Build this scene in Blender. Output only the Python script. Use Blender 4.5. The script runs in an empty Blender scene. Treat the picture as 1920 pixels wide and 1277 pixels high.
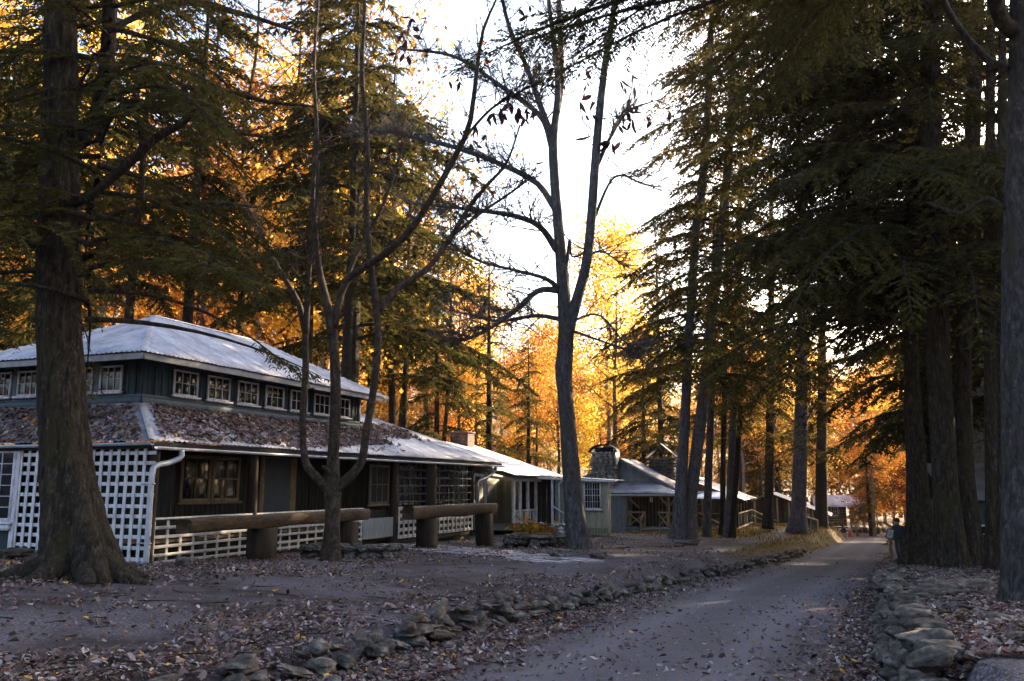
import bpy, bmesh, math, random
import numpy as np
from mathutils import Vector, Matrix

random.seed(7)
RNG = np.random.default_rng(7)
SC = bpy.context.scene
COL = SC.collection
PI = math.pi

# ------------------------------------------------------------------ camera, sky, sun, exposure
PITCH = math.atan(270 / 1600.0)
cam_d = bpy.data.cameras.new('camera')
cam_d.sensor_width = 36.0
cam_d.lens = 30.0
cam_d.clip_start = 0.05
cam_d.clip_end = 3000
cam = bpy.data.objects.new('camera', cam_d)
COL.objects.link(cam)
cam.location = (0, 0, 0)                     # the eye is the origin: the road under it lies at z = -1.5
cam.rotation_euler = (PI / 2 + PITCH, 0, 0)
SC.camera = cam

SUN_EL, SUN_AZ = math.radians(18), math.radians(50)    # azimuth clockwise from +Y: low behind the trees ahead
sun_vec = Vector((math.sin(SUN_AZ) * math.cos(SUN_EL), math.cos(SUN_AZ) * math.cos(SUN_EL), math.sin(SUN_EL)))
W = bpy.data.worlds.new('World')
SC.world = W
W.use_nodes = True
wn = W.node_tree.nodes
bg = wn['Background']
sky = wn.new('ShaderNodeTexSky')
sky.sky_type = 'NISHITA'
sky.sun_disc = False
sky.sun_elevation = SUN_EL
sky.sun_rotation = SUN_AZ
sky.altitude = 500
sky.air_density = 1.0
sky.dust_density = 9.0
sky.ozone_density = 2.0
W.node_tree.links.new(sky.outputs[0], bg.inputs[0])
bg.inputs[1].default_value = 0.15
sl = bpy.data.lights.new('sun', 'SUN')
sl.energy = 5.0
sl.angle = math.radians(0.5)
sl.color = (1.0, 0.80, 0.55)
so = bpy.data.objects.new('sun', sl)
COL.objects.link(so)
so.rotation_euler = sun_vec.to_track_quat('Z', 'Y').to_euler()
SC.view_settings.view_transform = 'Standard'
SC.view_settings.look = 'None'
SC.view_settings.gamma = 1
SC.view_settings.use_curve_mapping = False
SC.view_settings.exposure = 2.5
SC.cycles.max_bounces = 6
SC.cycles.diffuse_bounces = 3
SC.cycles.glossy_bounces = 3
SC.cycles.transmission_bounces = 3
SC.cycles.use_denoising = True

# ------------------------------------------------------------------ view rays and ground heights
F = 1600.0
CP, SP = math.cos(PITCH), math.sin(PITCH)


def ray(px, py):
    a, v = px - 960.0, py - 638.5
    return Vector((a, F * CP + v * SP, F * SP - v * CP))


def P(px, py, y):                             # the point seen at (px, py) whose distance along +Y is y
    d = ray(px, py)
    return d * (y / d.y)


RY = np.array([-40, 8.96, 13.24, 20.41, 38.48, 54.8, 80.4, 92, 104, 118, 140, 300.])
RX = np.array([-20.2, 1.17, 2.92, 6.04, 14.36, 21.4, 32.6, 37.2, 40.6, 42, 41, 10.])
RCOS = math.cos(math.radians(23.6))


def xc(y):
    return np.interp(y, RY, RX)


def zr(y):
    y = np.asarray(y, float)
    return np.where(y < 85, -1.53 - 0.045 * y, -1.53 - 0.045 * 85 - 0.012 * (y - 85))


def sdist(x, y):                              # signed distance from the road's centre line, right positive
    return (np.asarray(x, float) - xc(y)) * RCOS


def stone_off(y):
    return np.interp(y, [0, 8, 14, 25, 40, 60], [3.2, 3.1, 2.95, 2.6, 2.3, 2.2])


ANCH = np.array([
    (-4, 7.1, -1.5), (-12, 5, -1.2), (-6, 0, -1.3), (-8.15, 19.4, -1.75), (-6.9, 14, -1.47), (-12, 20, -1.5), (-4.2, 20.5, -1.76),
    (-4.1, 22, -1.87), (-3.2, 32.5, -2.12), (2.15, 29, -2.1), (0.8, 31.5, -2.32), (1.3, 22, -1.98), (-3.5, 29, -2.03),
    (5, 42, -2.42), (3, 45, -2.5), (8.1, 41, -2.52), (10, 45, -2.65), (9, 52, -2.88), (17, 62, -3.2), (20.3, 62, -3.25), (28, 80, -3.9),
    (34, 100, -4.75), (41, 105, -4.9), (-2.4, 9, -1.72), (-0.9, 11, -1.76), (0, 14, -1.84), (3.4, 20, -2.06), (7.8, 28, -2.35),
    (16.2, 45, -3.0), (-14, 40, -1.6), (-30, 20, -0.6), (-30, 60, 0.5), (-8, 62, -1.8), (-70, 60, 8), (-60, 120, 14), (-10, 110, 1.5),
    (20, 130, -2.5), (-40, 200, 22), (30, 220, 2), (60, 220, -3), (-120, 30, 12), (-60, 0, 3), (-20, -30, -1)], float)


class TPS:
    def __init__(s, pts, lam=0.5):
        s.p = pts[:, :2]
        n = len(pts)
        K = s.k(s.p) + lam * np.eye(n)
        Q = np.c_[np.ones(n), s.p]
        A = np.block([[K, Q], [Q.T, np.zeros((3, 3))]])
        s.w = np.linalg.solve(A, np.r_[pts[:, 2], 0, 0, 0])

    def k(s, q):
        r2 = ((q[:, None] - s.p[None]) ** 2).sum(2)
        return 0.5 * r2 * np.log(r2 + 1e-9)

    def __call__(s, x, y):
        q = np.c_[np.ravel(x), np.ravel(y)].astype(float)
        return (s.k(q) @ s.w[:-3] + np.c_[np.ones(len(q)), q] @ s.w[-3:]).reshape(np.shape(x))


LAWN = TPS(ANCH)


def sstep(a, b, x):
    t = np.clip((x - a) / (b - a), 0, 1)
    return t * t * (3 - 2 * t)


def bank_off(y):
    return np.interp(y, [0, 8, 14, 26, 36, 50], [0.68, 0.62, 0.46, 0.27, -0.05, 0.0])


def wall_off(y):
    return np.interp(y, [0, 8, 10, 15, 22, 30, 40], [2.75, 2.6, 2.55, 2.5, 2.35, 2.3, 2.3])


def ground(x, y):
    x, y = np.asarray(x, float), np.asarray(y, float)
    d = sdist(x, y)
    base = zr(y) + 0.03 * sstep(1.7, 2.4, np.abs(d))
    so_ = stone_off(y)
    L = LAWN(x, y)
    z = base + (L - base) * sstep(so_ - 0.12, so_ + 0.3, -d)
    wo = wall_off(y)
    R = zr(y) + bank_off(y) + 0.02 * np.clip(d - wo, 0, 60) + 0.05 * np.clip(d - 30, 0, 200)
    z = np.where(d > 0, base + (R - base) * sstep(wo + 0.05, wo + 0.35, d), z)
    return z


def gz(x, y):
    return float(ground(np.array([x]), np.array([y]))[0])


def G(px, y, dz=0.0):                          # ground point on the column px at distance y
    py = 1000.0
    for _ in range(8):
        p = P(px, py, y)
        z = gz(p.x, y)
        b = (F * SP * y - z * F * CP) / (z * SP + y * CP)   # row where (y, z) projects
        py = 638.5 + b * 1.0
    p = P(px, py, y)
    return Vector((p.x, y, gz(p.x, y) + dz))


# ------------------------------------------------------------------ node materials
def new_mat(name):
    m = bpy.data.materials.new(name)
    m.use_nodes = True
    nt = m.node_tree
    return m, nt, nt.nodes['Principled BSDF']


def N(nt, typ, **kw):
    n = nt.nodes.new(typ)
    for k, v in kw.items():
        setattr(n, k, v)
    return n


def noise(nt, vec, scale, detail=5, rough=0.6, dist=0.0):
    n = N(nt, 'ShaderNodeTexNoise')
    n.inputs['Scale'].default_value = scale
    n.inputs['Detail'].default_value = detail
    n.inputs['Roughness'].default_value = rough
    n.inputs['Distortion'].default_value = dist
    if vec is not None:
        nt.links.new(vec, n.inputs['Vector'])
    return n.outputs['Fac']


def ramp(nt, fac, stops):
    r = N(nt, 'ShaderNodeValToRGB')
    e = r.color_ramp.elements
    e[0].position, e[0].color = stops[0][0], (*stops[0][1], 1)
    e[1].position, e[1].color = stops[-1][0], (*stops[-1][1], 1)
    for p, c in stops[1:-1]:
        k = e.new(p)
        k.color = (*c, 1)
    nt.links.new(fac, r.inputs[0])
    return r.outputs[0]


def mapped(nt, scale):
    g = N(nt, 'ShaderNodeNewGeometry')
    m = N(nt, 'ShaderNodeMapping')
    m.inputs['Scale'].default_value = scale
    nt.links.new(g.outputs['Position'], m.inputs['Vector'])
    return m.outputs[0]


def mix(nt, fac, a, b, mode='MIX'):
    m = N(nt, 'ShaderNodeMix', data_type='RGBA', blend_type=mode)
    for sock, v in ((m.inputs[0], fac), (m.inputs[6], a), (m.inputs[7], b)):
        if isinstance(v, (int, float)):
            sock.default_value = v
        elif isinstance(v, tuple):
            sock.default_value = (*v, 1)
        else:
            nt.links.new(v, sock)
    return m.outputs[2]


def obj_random(nt, lo, hi):
    oi = N(nt, 'ShaderNodeObjectInfo')
    mr = N(nt, 'ShaderNodeMapRange')
    mr.inputs[3].default_value = lo
    mr.inputs[4].default_value = hi
    nt.links.new(oi.outputs['Random'], mr.inputs[0])
    return mr.outputs[0]


def bump(nt, bsdf, height, strength, dist=0.02):
    b = N(nt, 'ShaderNodeBump')
    b.inputs['Strength'].default_value = strength
    b.inputs['Distance'].default_value = dist
    nt.links.new(height, b.inputs['Height'])
    nt.links.new(b.outputs[0], bsdf.inputs['Normal'])


def simple(name, stops, scale=(1, 1, 1), nscale=6.0, rough=0.8, bumpv=0.3, dist=0.01, var=0.25, metallic=0.0, spec=0.22, detail=5):
    m, nt, b = new_mat(name)
    v = mapped(nt, scale)
    f = noise(nt, v, nscale, detail)
    c = ramp(nt, f, stops)
    if var:
        r = obj_random(nt, 1 - var, 1 + var)
        hsv = N(nt, 'ShaderNodeHueSaturation')
        nt.links.new(c, hsv.inputs['Color'])
        nt.links.new(r, hsv.inputs['Value'])
        c = hsv.outputs[0]
    nt.links.new(c, b.inputs['Base Color'])
    b.inputs['Roughness'].default_value = rough
    b.inputs['Metallic'].default_value = metallic
    if spec is not None:
        b.inputs['Specular IOR Level'].default_value = spec
    if bumpv:
        bump(nt, b, f, bumpv, dist)
    return m


def bark(name, dark, mid, light, moss=None, vs=0.22, scale=14.0):
    m, nt, b = new_mat(name)
    v = mapped(nt, (1, 1, vs))
    f1 = noise(nt, v, scale, 8, 0.7, 0.6)
    f2 = noise(nt, v, scale * 0.25, 3, 0.5)
    vo = N(nt, 'ShaderNodeTexVoronoi', feature='DISTANCE_TO_EDGE')
    vo.inputs['Scale'].default_value = scale * 1.5
    vo.inputs['Randomness'].default_value = 1.0
    jit = N(nt, 'ShaderNodeVectorMath', operation='ADD')
    nz = N(nt, 'ShaderNodeTexNoise')
    nz.inputs['Scale'].default_value = scale * .7
    nt.links.new(v, nz.inputs['Vector'])
    nt.links.new(nz.outputs['Color'], jit.inputs[0])
    nt.links.new(v, jit.inputs[1])
    nt.links.new(jit.outputs[0], vo.inputs['Vector'])
    c = ramp(nt, f1, [(0.36, dark), (0.52, mid), (0.68, light)])
    if moss:
        c = mix(nt, ramp(nt, f2, [(0.5, (0, 0, 0)), (0.68, (0.8, 0.8, 0.8))]), c, moss)
    vr = ramp(nt, vo.outputs['Distance'], [(0.0, (0.35, 0.35, 0.35)), (0.12, (1, 1, 1))])
    c = mix(nt, 0.45, c, vr, 'MULTIPLY')
    nt.links.new(c, b.inputs['Base Color'])
    b.inputs['Roughness'].default_value = 0.95
    b.inputs['Specular IOR Level'].default_value = 0.2
    f3 = noise(nt, mapped(nt, (1, 1, .6)), 10.0, 7, 0.75)
    c = mix(nt, ramp(nt, f3, [(0.56, (0, 0, 0)), (0.66, (0.5, 0.5, 0.5))]), c, tuple(min(1, k * 1.5) for k in light))
    nt.links.new(c, b.inputs['Base Color'])
    h = mix(nt, 0.5, f1, vr)
    bump(nt, b, h, 1.0, 0.08)
    return m


def leafy(name, cols, transl=0.4, use_attr=False, rnd=0.35, nscale=0.6):
    m = bpy.data.materials.new(name)
    m.use_nodes = True
    nt = m.node_tree
    nt.nodes.remove(nt.nodes['Principled BSDF'])
    out = nt.nodes['Material Output']
    if use_attr:
        a = N(nt, 'ShaderNodeAttribute', attribute_name='tone')
        c = ramp(nt, a.outputs['Fac'], cols)
    else:
        v = mapped(nt, (1, 1, 1))
        c = ramp(nt, noise(nt, v, nscale, 4, 0.7), cols)
    if rnd:
        hsv = N(nt, 'ShaderNodeHueSaturation')
        nt.links.new(c, hsv.inputs['Color'])
        nt.links.new(obj_random(nt, 1 - rnd, 1 + rnd), hsv.inputs['Value'])
        if use_attr:
            wn_ = N(nt, 'ShaderNodeTexWhiteNoise', noise_dimensions='1D')
            oi_ = N(nt, 'ShaderNodeObjectInfo')
            mr_ = N(nt, 'ShaderNodeMapRange')
            mr_.inputs[3].default_value, mr_.inputs[4].default_value = .477, .522
            nt.links.new(oi_.outputs['Random'], wn_.inputs['W'])
            nt.links.new(wn_.outputs['Value'], mr_.inputs[0])
            nt.links.new(mr_.outputs[0], hsv.inputs['Hue'])
        c = hsv.outputs[0]
    d = N(nt, 'ShaderNodeBsdfDiffuse')
    t = N(nt, 'ShaderNodeBsdfTranslucent')
    s = N(nt, 'ShaderNodeMixShader')
    s.inputs[0].default_value = transl
    for n in (d, t):
        nt.links.new(c, n.inputs['Color'])
    nt.links.new(d.outputs[0], s.inputs[1])
    nt.links.new(t.outputs[0], s.inputs[2])
    nt.links.new(s.outputs[0], out.inputs['Surface'])
    return m


M = {}
M['bark_dark'] = bark('bark_dark', (0.014, 0.010, 0.006), (0.050, 0.036, 0.024), (0.13, 0.10, 0.072), (0.058, 0.046, 0.016))
M['bark_brown'] = bark('bark_brown', (0.014, 0.010, 0.007), (0.04, 0.03, 0.022), (0.085, 0.07, 0.055), (0.035, 0.035, 0.017), 0.3, 18)
M['bark_grey'] = bark('bark_grey', (0.045, 0.040, 0.040), (0.12, 0.108, 0.106), (0.24, 0.22, 0.21), (0.095, 0.085, 0.05), 0.3, 12)
M['bark_smooth'] = bark('bark_smooth', (0.030, 0.020, 0.013), (0.080, 0.055, 0.037), (0.16, 0.12, 0.09), (0.055, 0.043, 0.02), 0.6, 9)
M['bark_edge'] = bark('bark_edge', (0.03, 0.025, 0.023), (0.08, 0.07, 0.065), (0.17, 0.15, 0.14), (0.065, 0.058, 0.03), 0.3, 16)
M['bark_twin'] = bark('bark_twin', (0.06, 0.053, 0.056), (0.17, 0.152, 0.16), (0.32, 0.29, 0.30), (0.14, 0.125, 0.09), 0.3, 12)
M['bark_pale'] = bark('bark_pale', (0.14, 0.12, 0.10), (0.32, 0.28, 0.24), (0.5, 0.46, 0.40), None, 0.4, 8)
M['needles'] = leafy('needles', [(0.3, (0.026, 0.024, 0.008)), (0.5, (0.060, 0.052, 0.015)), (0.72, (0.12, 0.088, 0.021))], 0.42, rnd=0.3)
M['needles_gold'] = leafy('needles_gold', [(0.3, (0.06, 0.05, 0.013)), (0.5, (0.14, 0.10, 0.022)), (0.72, (0.28, 0.16, 0.03))], 0.45, rnd=0.3)  # lighter golden copy of the needles, low sun put into their colour
M['gold'] = leafy('gold', [(0.0, (0.18, 0.075, 0.014)), (0.3, (0.48, 0.225, 0.03)), (0.6, (0.74, 0.42, 0.06)), (0.85, (0.84, 0.58, 0.13)), (1.0, (0.88, 0.72, 0.26))], 0.62, True, 0.4)
M['rust'] = leafy('rust', [(0.0, (0.09, 0.038, 0.012)), (0.4, (0.31, 0.14, 0.022)), (0.75, (0.56, 0.295, 0.04)), (1.0, (0.75, 0.50, 0.11))], 0.62, True, 0.4)
M['litter'] = leafy('litter', [(0.0, (0.035, 0.021, 0.018)), (0.35, (0.10, 0.062, 0.05)), (0.65, (0.20, 0.14, 0.125)), (0.93, (0.42, 0.35, 0.33)), (0.97, (0.40, 0.16, 0.03)), (1.0, (0.55, 0.30, 0.05))], 0.1, True, 0)
M['big_leaf'] = leafy('big_leaf', [(0.3, (0.02, 0.012, 0.014)), (0.7, (0.05, 0.022, 0.024))], 0.2, rnd=0.3)
M['grass'] = leafy('grass', [(0.0, (0.05, 0.04, 0.012)), (0.5, (0.16, 0.11, 0.03)), (1.0, (0.32, 0.20, 0.05))], 0.3, True, 0)
M['stone'] = simple('stone', [(0.3, (0.026, 0.020, 0.015)), (0.52, (0.085, 0.069, 0.056)), (0.8, (0.25, 0.222, 0.20))], nscale=9, bumpv=1.0, dist=0.05, var=0.4, rough=0.95, spec=0.15, detail=10)
M['stone_pale'] = simple('stone_pale', [(0.3, (0.12, 0.11, 0.10)), (0.55, (0.30, 0.285, 0.26)), (0.75, (0.5, 0.48, 0.43))], nscale=6, bumpv=0.5, dist=0.03, var=0.4)
M['mortar'] = simple('mortar', [(0.3, (0.06, 0.055, 0.05)), (0.7, (0.14, 0.13, 0.12))], nscale=20, var=0)
M['flag'] = simple('flag', [(0.3, (0.18, 0.16, 0.165)), (0.55, (0.32, 0.29, 0.30)), (0.75, (0.46, 0.42, 0.43))], nscale=4, bumpv=0.3, var=0.3, rough=0.75)
M['brick'] = simple('brick', [(0.3, (0.10, 0.05, 0.04)), (0.7, (0.24, 0.13, 0.10))], nscale=12, var=0.35)
M['navy'] = simple('navy', [(0.3, (0.014, 0.026, 0.030)), (0.7, (0.036, 0.056, 0.064))], (1, 1, 0.12), 22, 0.7, 0.25, 0.004, 0.3)
M['navy_trim'] = simple('navy_trim', [(0.3, (0.055, 0.075, 0.09)), (0.7, (0.10, 0.125, 0.145))], (1, 1, 0.3), 14, 0.6, 0.2, 0.003, 0.15)
M['dark_board'] = simple('dark_board', [(0.3, (0.016, 0.014, 0.010)), (0.7, (0.045, 0.038, 0.028))], (1, 1, 0.1), 24, 0.8, 0.3, 0.005, 0.3)
M['black_wood'] = simple('black_wood', [(0.3, (0.008, 0.009, 0.012)), (0.7, (0.02, 0.022, 0.028))], nscale=15, var=0.2, bumpv=0.1)
M['log'] = simple('log', [(0.3, (0.012, 0.007, 0.004)), (0.55, (0.05, 0.028, 0.013)), (0.75, (0.10, 0.058, 0.026))], (0.35, 0.35, 1.2), 16, 0.85, 0.5, 0.012, 0.2)
M['post_log'] = simple('post_log', [(0.3, (0.013, 0.008, 0.005)), (0.7, (0.045, 0.027, 0.014))], (1, 1, 0.15), 16, 0.85, 0.5, 0.01, 0.2)
M['white'] = simple('white', [(0.32, (0.36, 0.34, 0.33)), (0.5, (0.60, 0.575, 0.58)), (0.75, (0.74, 0.72, 0.73))], (1, 1, 0.4), 9, 0.6, 0.12, 0.003, 0.08)
M['white_dirty'] = simple('white_dirty', [(0.3, (0.26, 0.24, 0.21)), (0.55, (0.42, 0.39, 0.35)), (0.8, (0.52, 0.49, 0.45))], (1, 1, 0.5), 8, 0.65, 0.15, 0.003, 0.15)
M['cream'] = simple('cream', [(0.3, (0.26, 0.23, 0.15)), (0.7, (0.42, 0.38, 0.26))], (1, 1, 0.2), 14, 0.7, 0.15, 0.003, 0.12)
M['sage'] = simple('sage', [(0.3, (0.15, 0.16, 0.115)), (0.7, (0.25, 0.26, 0.19))], (1, 1, 0.2), 14, 0.7, 0.15, 0.003, 0.10)
M['grey_board'] = simple('grey_board', [(0.3, (0.13, 0.15, 0.16)), (0.7, (0.235, 0.26, 0.275))], (1, 1, 0.15), 16, 0.75, 0.2, 0.004, 0.14)
M['brown_board'] = simple('brown_board', [(0.3, (0.07, 0.045, 0.025)), (0.7, (0.16, 0.105, 0.06))], (1, 1, 0.15), 16, 0.8, 0.25, 0.004, 0.25)
M['tan_wood'] = simple('tan_wood', [(0.3, (0.13, 0.09, 0.05)), (0.7, (0.27, 0.19, 0.11))], (1, 1, 0.4), 14, 0.8, 0.25, 0.004, 0.2)
M['green_board'] = simple('green_board', [(0.3, (0.03, 0.045, 0.035)), (0.7, (0.06, 0.08, 0.06))], (1, 1, 0.15), 16, 0.7, 0.2, 0.004, 0.2)
M['yellow_wood'] = simple('yellow_wood', [(0.3, (0.35, 0.24, 0.10)), (0.7, (0.55, 0.40, 0.20))], (1, 1, 0.3), 12, 0.7, 0.15, 0.003, 0.15)
M['fascia'] = simple('fascia', [(0.3, (0.22, 0.21, 0.21)), (0.7, (0.38, 0.36, 0.36))], (1, 1, 1), 5, 0.7, 0.1, 0.003, 0.1)


def roof_mat(name, c0, c1, c2, metallic, rough):
    m, nt, b = new_mat(name)
    v = mapped(nt, (1, 1, 1))
    f = noise(nt, v, 1.6, 8, 0.65)
    f2 = noise(nt, v, 14, 4, 0.6)
    c = ramp(nt, f, [(0.28, c0), (0.5, c1), (0.7, c2)])
    sp = ramp(nt, f2, [(0.27, (0.35, 0.28, 0.22)), (0.36, (1, 1, 1))])
    c = mix(nt, 0.8, c, sp, 'MULTIPLY')
    r = obj_random(nt, 0.88, 1.1)
    hsv = N(nt, 'ShaderNodeHueSaturation')
    nt.links.new(c, hsv.inputs['Color'])
    nt.links.new(r, hsv.inputs['Value'])
    nt.links.new(hsv.outputs[0], b.inputs['Base Color'])
    b.inputs['Metallic'].default_value = metallic
    nt.links.new(ramp(nt, f, [(0.3, (rough + .15,) * 3), (0.7, (rough - .05,) * 3)]), b.inputs['Roughness'])
    bump(nt, b, f2, 0.15, 0.004)
    return m


M['tin'] = roof_mat('tin', (0.24, 0.225, 0.23), (0.46, 0.445, 0.475), (0.60, 0.58, 0.62), 0.3, 0.5)
M['tin_white'] = roof_mat('tin_white', (0.50, 0.50, 0.53), (0.62, 0.62, 0.66), (0.70, 0.70, 0.75), 0.3, 0.45)
M['tin_grey'] = roof_mat('tin_grey', (0.14, 0.13, 0.14), (0.24, 0.23, 0.25), (0.33, 0.32, 0.34), 0.2, 0.5)
M['shingle_roof'] = roof_mat('shingle_roof', (0.10, 0.09, 0.095), (0.17, 0.155, 0.165), (0.24, 0.225, 0.24), 0.0, 0.8)
M['pipe'] = simple('pipe', [(0.3, (0.36, 0.36, 0.39)), (0.7, (0.55, 0.55, 0.6))], nscale=6, rough=0.45, bumpv=0.05, var=0.05, metallic=0.3)
M['pipe_dark'] = simple('pipe_dark', [(0.3, (0.10, 0.10, 0.11)), (0.7, (0.2, 0.2, 0.21))], nscale=6, rough=0.5, bumpv=0.05, var=0.05, metallic=0.2)
M['cloth'] = simple('cloth', [(0.3, (0.025, 0.028, 0.036)), (0.7, (0.06, 0.066, 0.08))], nscale=20, rough=0.9, var=0)
M['pack'] = simple('pack', [(0.3, (0.02, 0.02, 0.024)), (0.7, (0.045, 0.045, 0.05))], nscale=20, rough=0.8, var=0)
M['skin'] = simple('skin', [(0.3, (0.35, 0.2, 0.14)), (0.7, (0.45, 0.27, 0.19))], nscale=10, rough=0.6, var=0, bumpv=0)
M['sign_face'] = simple('sign_face', [(0.42, (0.35, 0.42, 0.5)), (0.6, (0.7, 0.72, 0.75))], nscale=9, rough=0.5, var=0, bumpv=0)
M['red'] = simple('red', [(0.3, (0.35, 0.05, 0.03)), (0.7, (0.5, 0.09, 0.05))], nscale=9, rough=0.5, var=0, bumpv=0)
M['glass'], _nt, _b = new_mat('glass')
_b.inputs['Base Color'].default_value = (0.012, 0.013, 0.015, 1)
_b.inputs['Roughness'].default_value = 0.06
_b.inputs['IOR'].default_value = 1.38
bump(_nt, _b, noise(_nt, mapped(_nt, (1, 1, 1)), 3.0, 2), 0.06, 0.02)
M['screen'] = simple('screen', [(0.3, (0.04, 0.05, 0.06)), (0.7, (0.07, 0.085, 0.10))], nscale=3, rough=0.5, var=0, bumpv=0)


def ground_mat():
    m, nt, b = new_mat('ground')
    v = mapped(nt, (1, 1, 1))
    big = noise(nt, v, 0.35, 6, 0.6, 0.4)
    mid = noise(nt, v, 3.0, 6, 0.65)
    fine = noise(nt, v, 38.0, 4, 0.7)
    soil = ramp(nt, mid, [(0.3, (0.026, 0.019, 0.017)), (0.55, (0.072, 0.055, 0.053)), (0.75, (0.135, 0.108, 0.108))])
    grit = ramp(nt, fine, [(0.36, (0.04, 0.033, 0.035)), (0.52, (0.135, 0.113, 0.125)), (0.68, (0.36, 0.31, 0.34))])
    c = mix(nt, ramp(nt, big, [(0.42, (0, 0, 0)), (0.62, (0.85, 0.85, 0.85))]), soil, grit)
    at = N(nt, 'ShaderNodeAttribute', attribute_name='tone')
    gr = ramp(nt, fine, [(0.3, (0.045, 0.035, 0.012)), (0.7, (0.17, 0.115, 0.035))])
    c = mix(nt, at.outputs['Fac'], c, gr)
    nt.links.new(c, b.inputs['Base Color'])
    b.inputs['Roughness'].default_value = 0.95
    b.inputs['Specular IOR Level'].default_value = 0.15
    bump(nt, b, mix(nt, 0.6, mid, fine), 1.0, 0.07)
    return m


def road_mat():
    m, nt, b = new_mat('road')
    v = mapped(nt, (1, 1, 1))
    fine = noise(nt, v, 60.0, 4, 0.7)
    mid = noise(nt, v, 1.3, 6, 0.65, 0.5)
    c = ramp(nt, fine, [(0.34, (0.036, 0.031, 0.037)), (0.52, (0.088, 0.076, 0.089)), (0.70, (0.185, 0.162, 0.184))])
    c = mix(nt, ramp(nt, mid, [(0.40, (0.75, 0.75, 0.75)), (0.58, (0, 0, 0))]), c, (0.075, 0.066, 0.062))
    at = N(nt, 'ShaderNodeAttribute', attribute_name='tone')       # two worn wheel tracks, a darker crown between them
    c = mix(nt, at.outputs['Fac'], c, mix(nt, 0.4, c, (0.19, 0.172, 0.192)))
    nt.links.new(c, b.inputs['Base Color'])
    b.inputs['Roughness'].default_value = 0.95
    b.inputs['Specular IOR Level'].default_value = 0.12
    bump(nt, b, fine, 0.5, 0.02)
    return m


M['ground'] = ground_mat()
M['road'] = road_mat()
M['unseen_hill'] = simple('unseen_hill', [(0.35, (0.03, 0.03, 0.012)), (0.5, (0.10, 0.06, 0.02)), (0.65, (0.22, 0.11, 0.03))], nscale=0.08, var=0, bumpv=0)


# ------------------------------------------------------------------ mesh helpers
class MB:
    """Collects vertices and faces of one mesh."""

    def __init__(s):
        s.v, s.f, s.n, s.t = [], [], 0, []

    def add(s, V, faces, tone=None):
        V = np.asarray(V, float).reshape(-1, 3)
        s.v.append(V)
        s.t.append(np.full(len(V), 0.5) if tone is None else np.broadcast_to(np.asarray(tone, float), (len(V),)))
        for fc in (faces if isinstance(faces, list) else [faces]):
            s.f.append(np.asarray(fc, int) + s.n)
        s.n += len(V)

    def box(s, c, ax, size):
        c = np.array(c, float)
        a = [np.array(ax[i], float) * size[i] / 2 for i in range(3)]
        V = [c + x * a[0] + y * a[1] + z * a[2] for z in (-1, 1) for y in (-1, 1) for x in (-1, 1)]
        s.add(V, [[(0, 2, 3, 1), (4, 5, 7, 6), (0, 1, 5, 4), (2, 6, 7, 3), (0, 4, 6, 2), (1, 3, 7, 5)]])

    def tube(s, pts, radii, sides=8, cap=True, wob=0.0, flare=None):
        pts = np.asarray(pts, float)
        radii = np.broadcast_to(np.asarray(radii, float), (len(pts),))
        tan = np.gradient(pts, axis=0)
        tan /= np.linalg.norm(tan, axis=1)[:, None] + 1e-9
        up = np.array([0.13, 0.21, 0.97]) if abs(tan[0][2]) < 0.8 else np.array([0.97, 0.13, 0.1])
        rings = []
        ang = np.linspace(0, 2 * PI, sides, endpoint=False)
        for i in range(len(pts)):
            a = up - tan[i] * (up @ tan[i])
            a /= np.linalg.norm(a) + 1e-9
            b = np.cross(tan[i], a)
            up = a
            r = np.full(sides, radii[i])
            if wob:
                r = r * (1 + wob * (np.sin(ang * 3 + i * 0.35) * 0.5 + np.sin(ang * 5 - i * 0.6 + 1) * 0.35) + RNG.normal(0, wob * 0.22, sides))
            if flare is not None:
                r = r * flare[i]
            rings.append(pts[i] + np.outer(np.cos(ang) * r, a) + np.outer(np.sin(ang) * r, b))
        V = np.concatenate(rings)
        n, k = len(pts), sides
        i0 = (np.arange(n - 1)[:, None] * k + np.arange(k)[None]).ravel()
        i1 = (np.arange(n - 1)[:, None] * k + (np.arange(k)[None] + 1) % k).ravel()
        fs = [np.c_[i0, i1, i1 + k, i0 + k]]
        if cap:
            fs += [np.arange(k)[::-1][None], (np.arange(k) + (n - 1) * k)[None]]
        s.add(V, fs)

    def build(s, name, mat, parent=None, smooth=False, loc=None):
        V = np.concatenate(s.v) if s.v else np.zeros((0, 3))
        origin = np.array(loc if loc is not None else (abs_loc(parent) if parent is not None else (0, 0, 0)), float)
        me = mesh_from(name, V - origin, s.f, mat, smooth, np.concatenate(s.t))
        return link(name, me, parent, Vector(origin))


def mesh_from(name, V, flist, mat, smooth=False, tone=None):
    me = bpy.data.meshes.new(name)
    me.vertices.add(len(V))
    me.vertices.foreach_set('co', np.ascontiguousarray(V, np.float32).ravel())
    loops = np.concatenate([f.ravel() for f in flist])
    starts, acc = [], 0
    for f in flist:
        m, k = f.shape
        starts.append(acc + np.arange(m) * k)
        acc += m * k
    starts = np.concatenate(starts)
    me.loops.add(len(loops))
    me.loops.foreach_set('vertex_index', loops.astype(np.int32))
    me.polygons.add(len(starts))
    me.polygons.foreach_set('loop_start', starts.astype(np.int32))
    if smooth:
        me.polygons.foreach_set('use_smooth', np.ones(len(starts), bool))
    if tone is not None:
        a = me.attributes.new('tone', 'FLOAT', 'POINT')
        a.data.foreach_set('value', np.ascontiguousarray(tone, np.float32))
    me.update(calc_edges=True)
    me.materials.append(mat)
    return me


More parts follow.
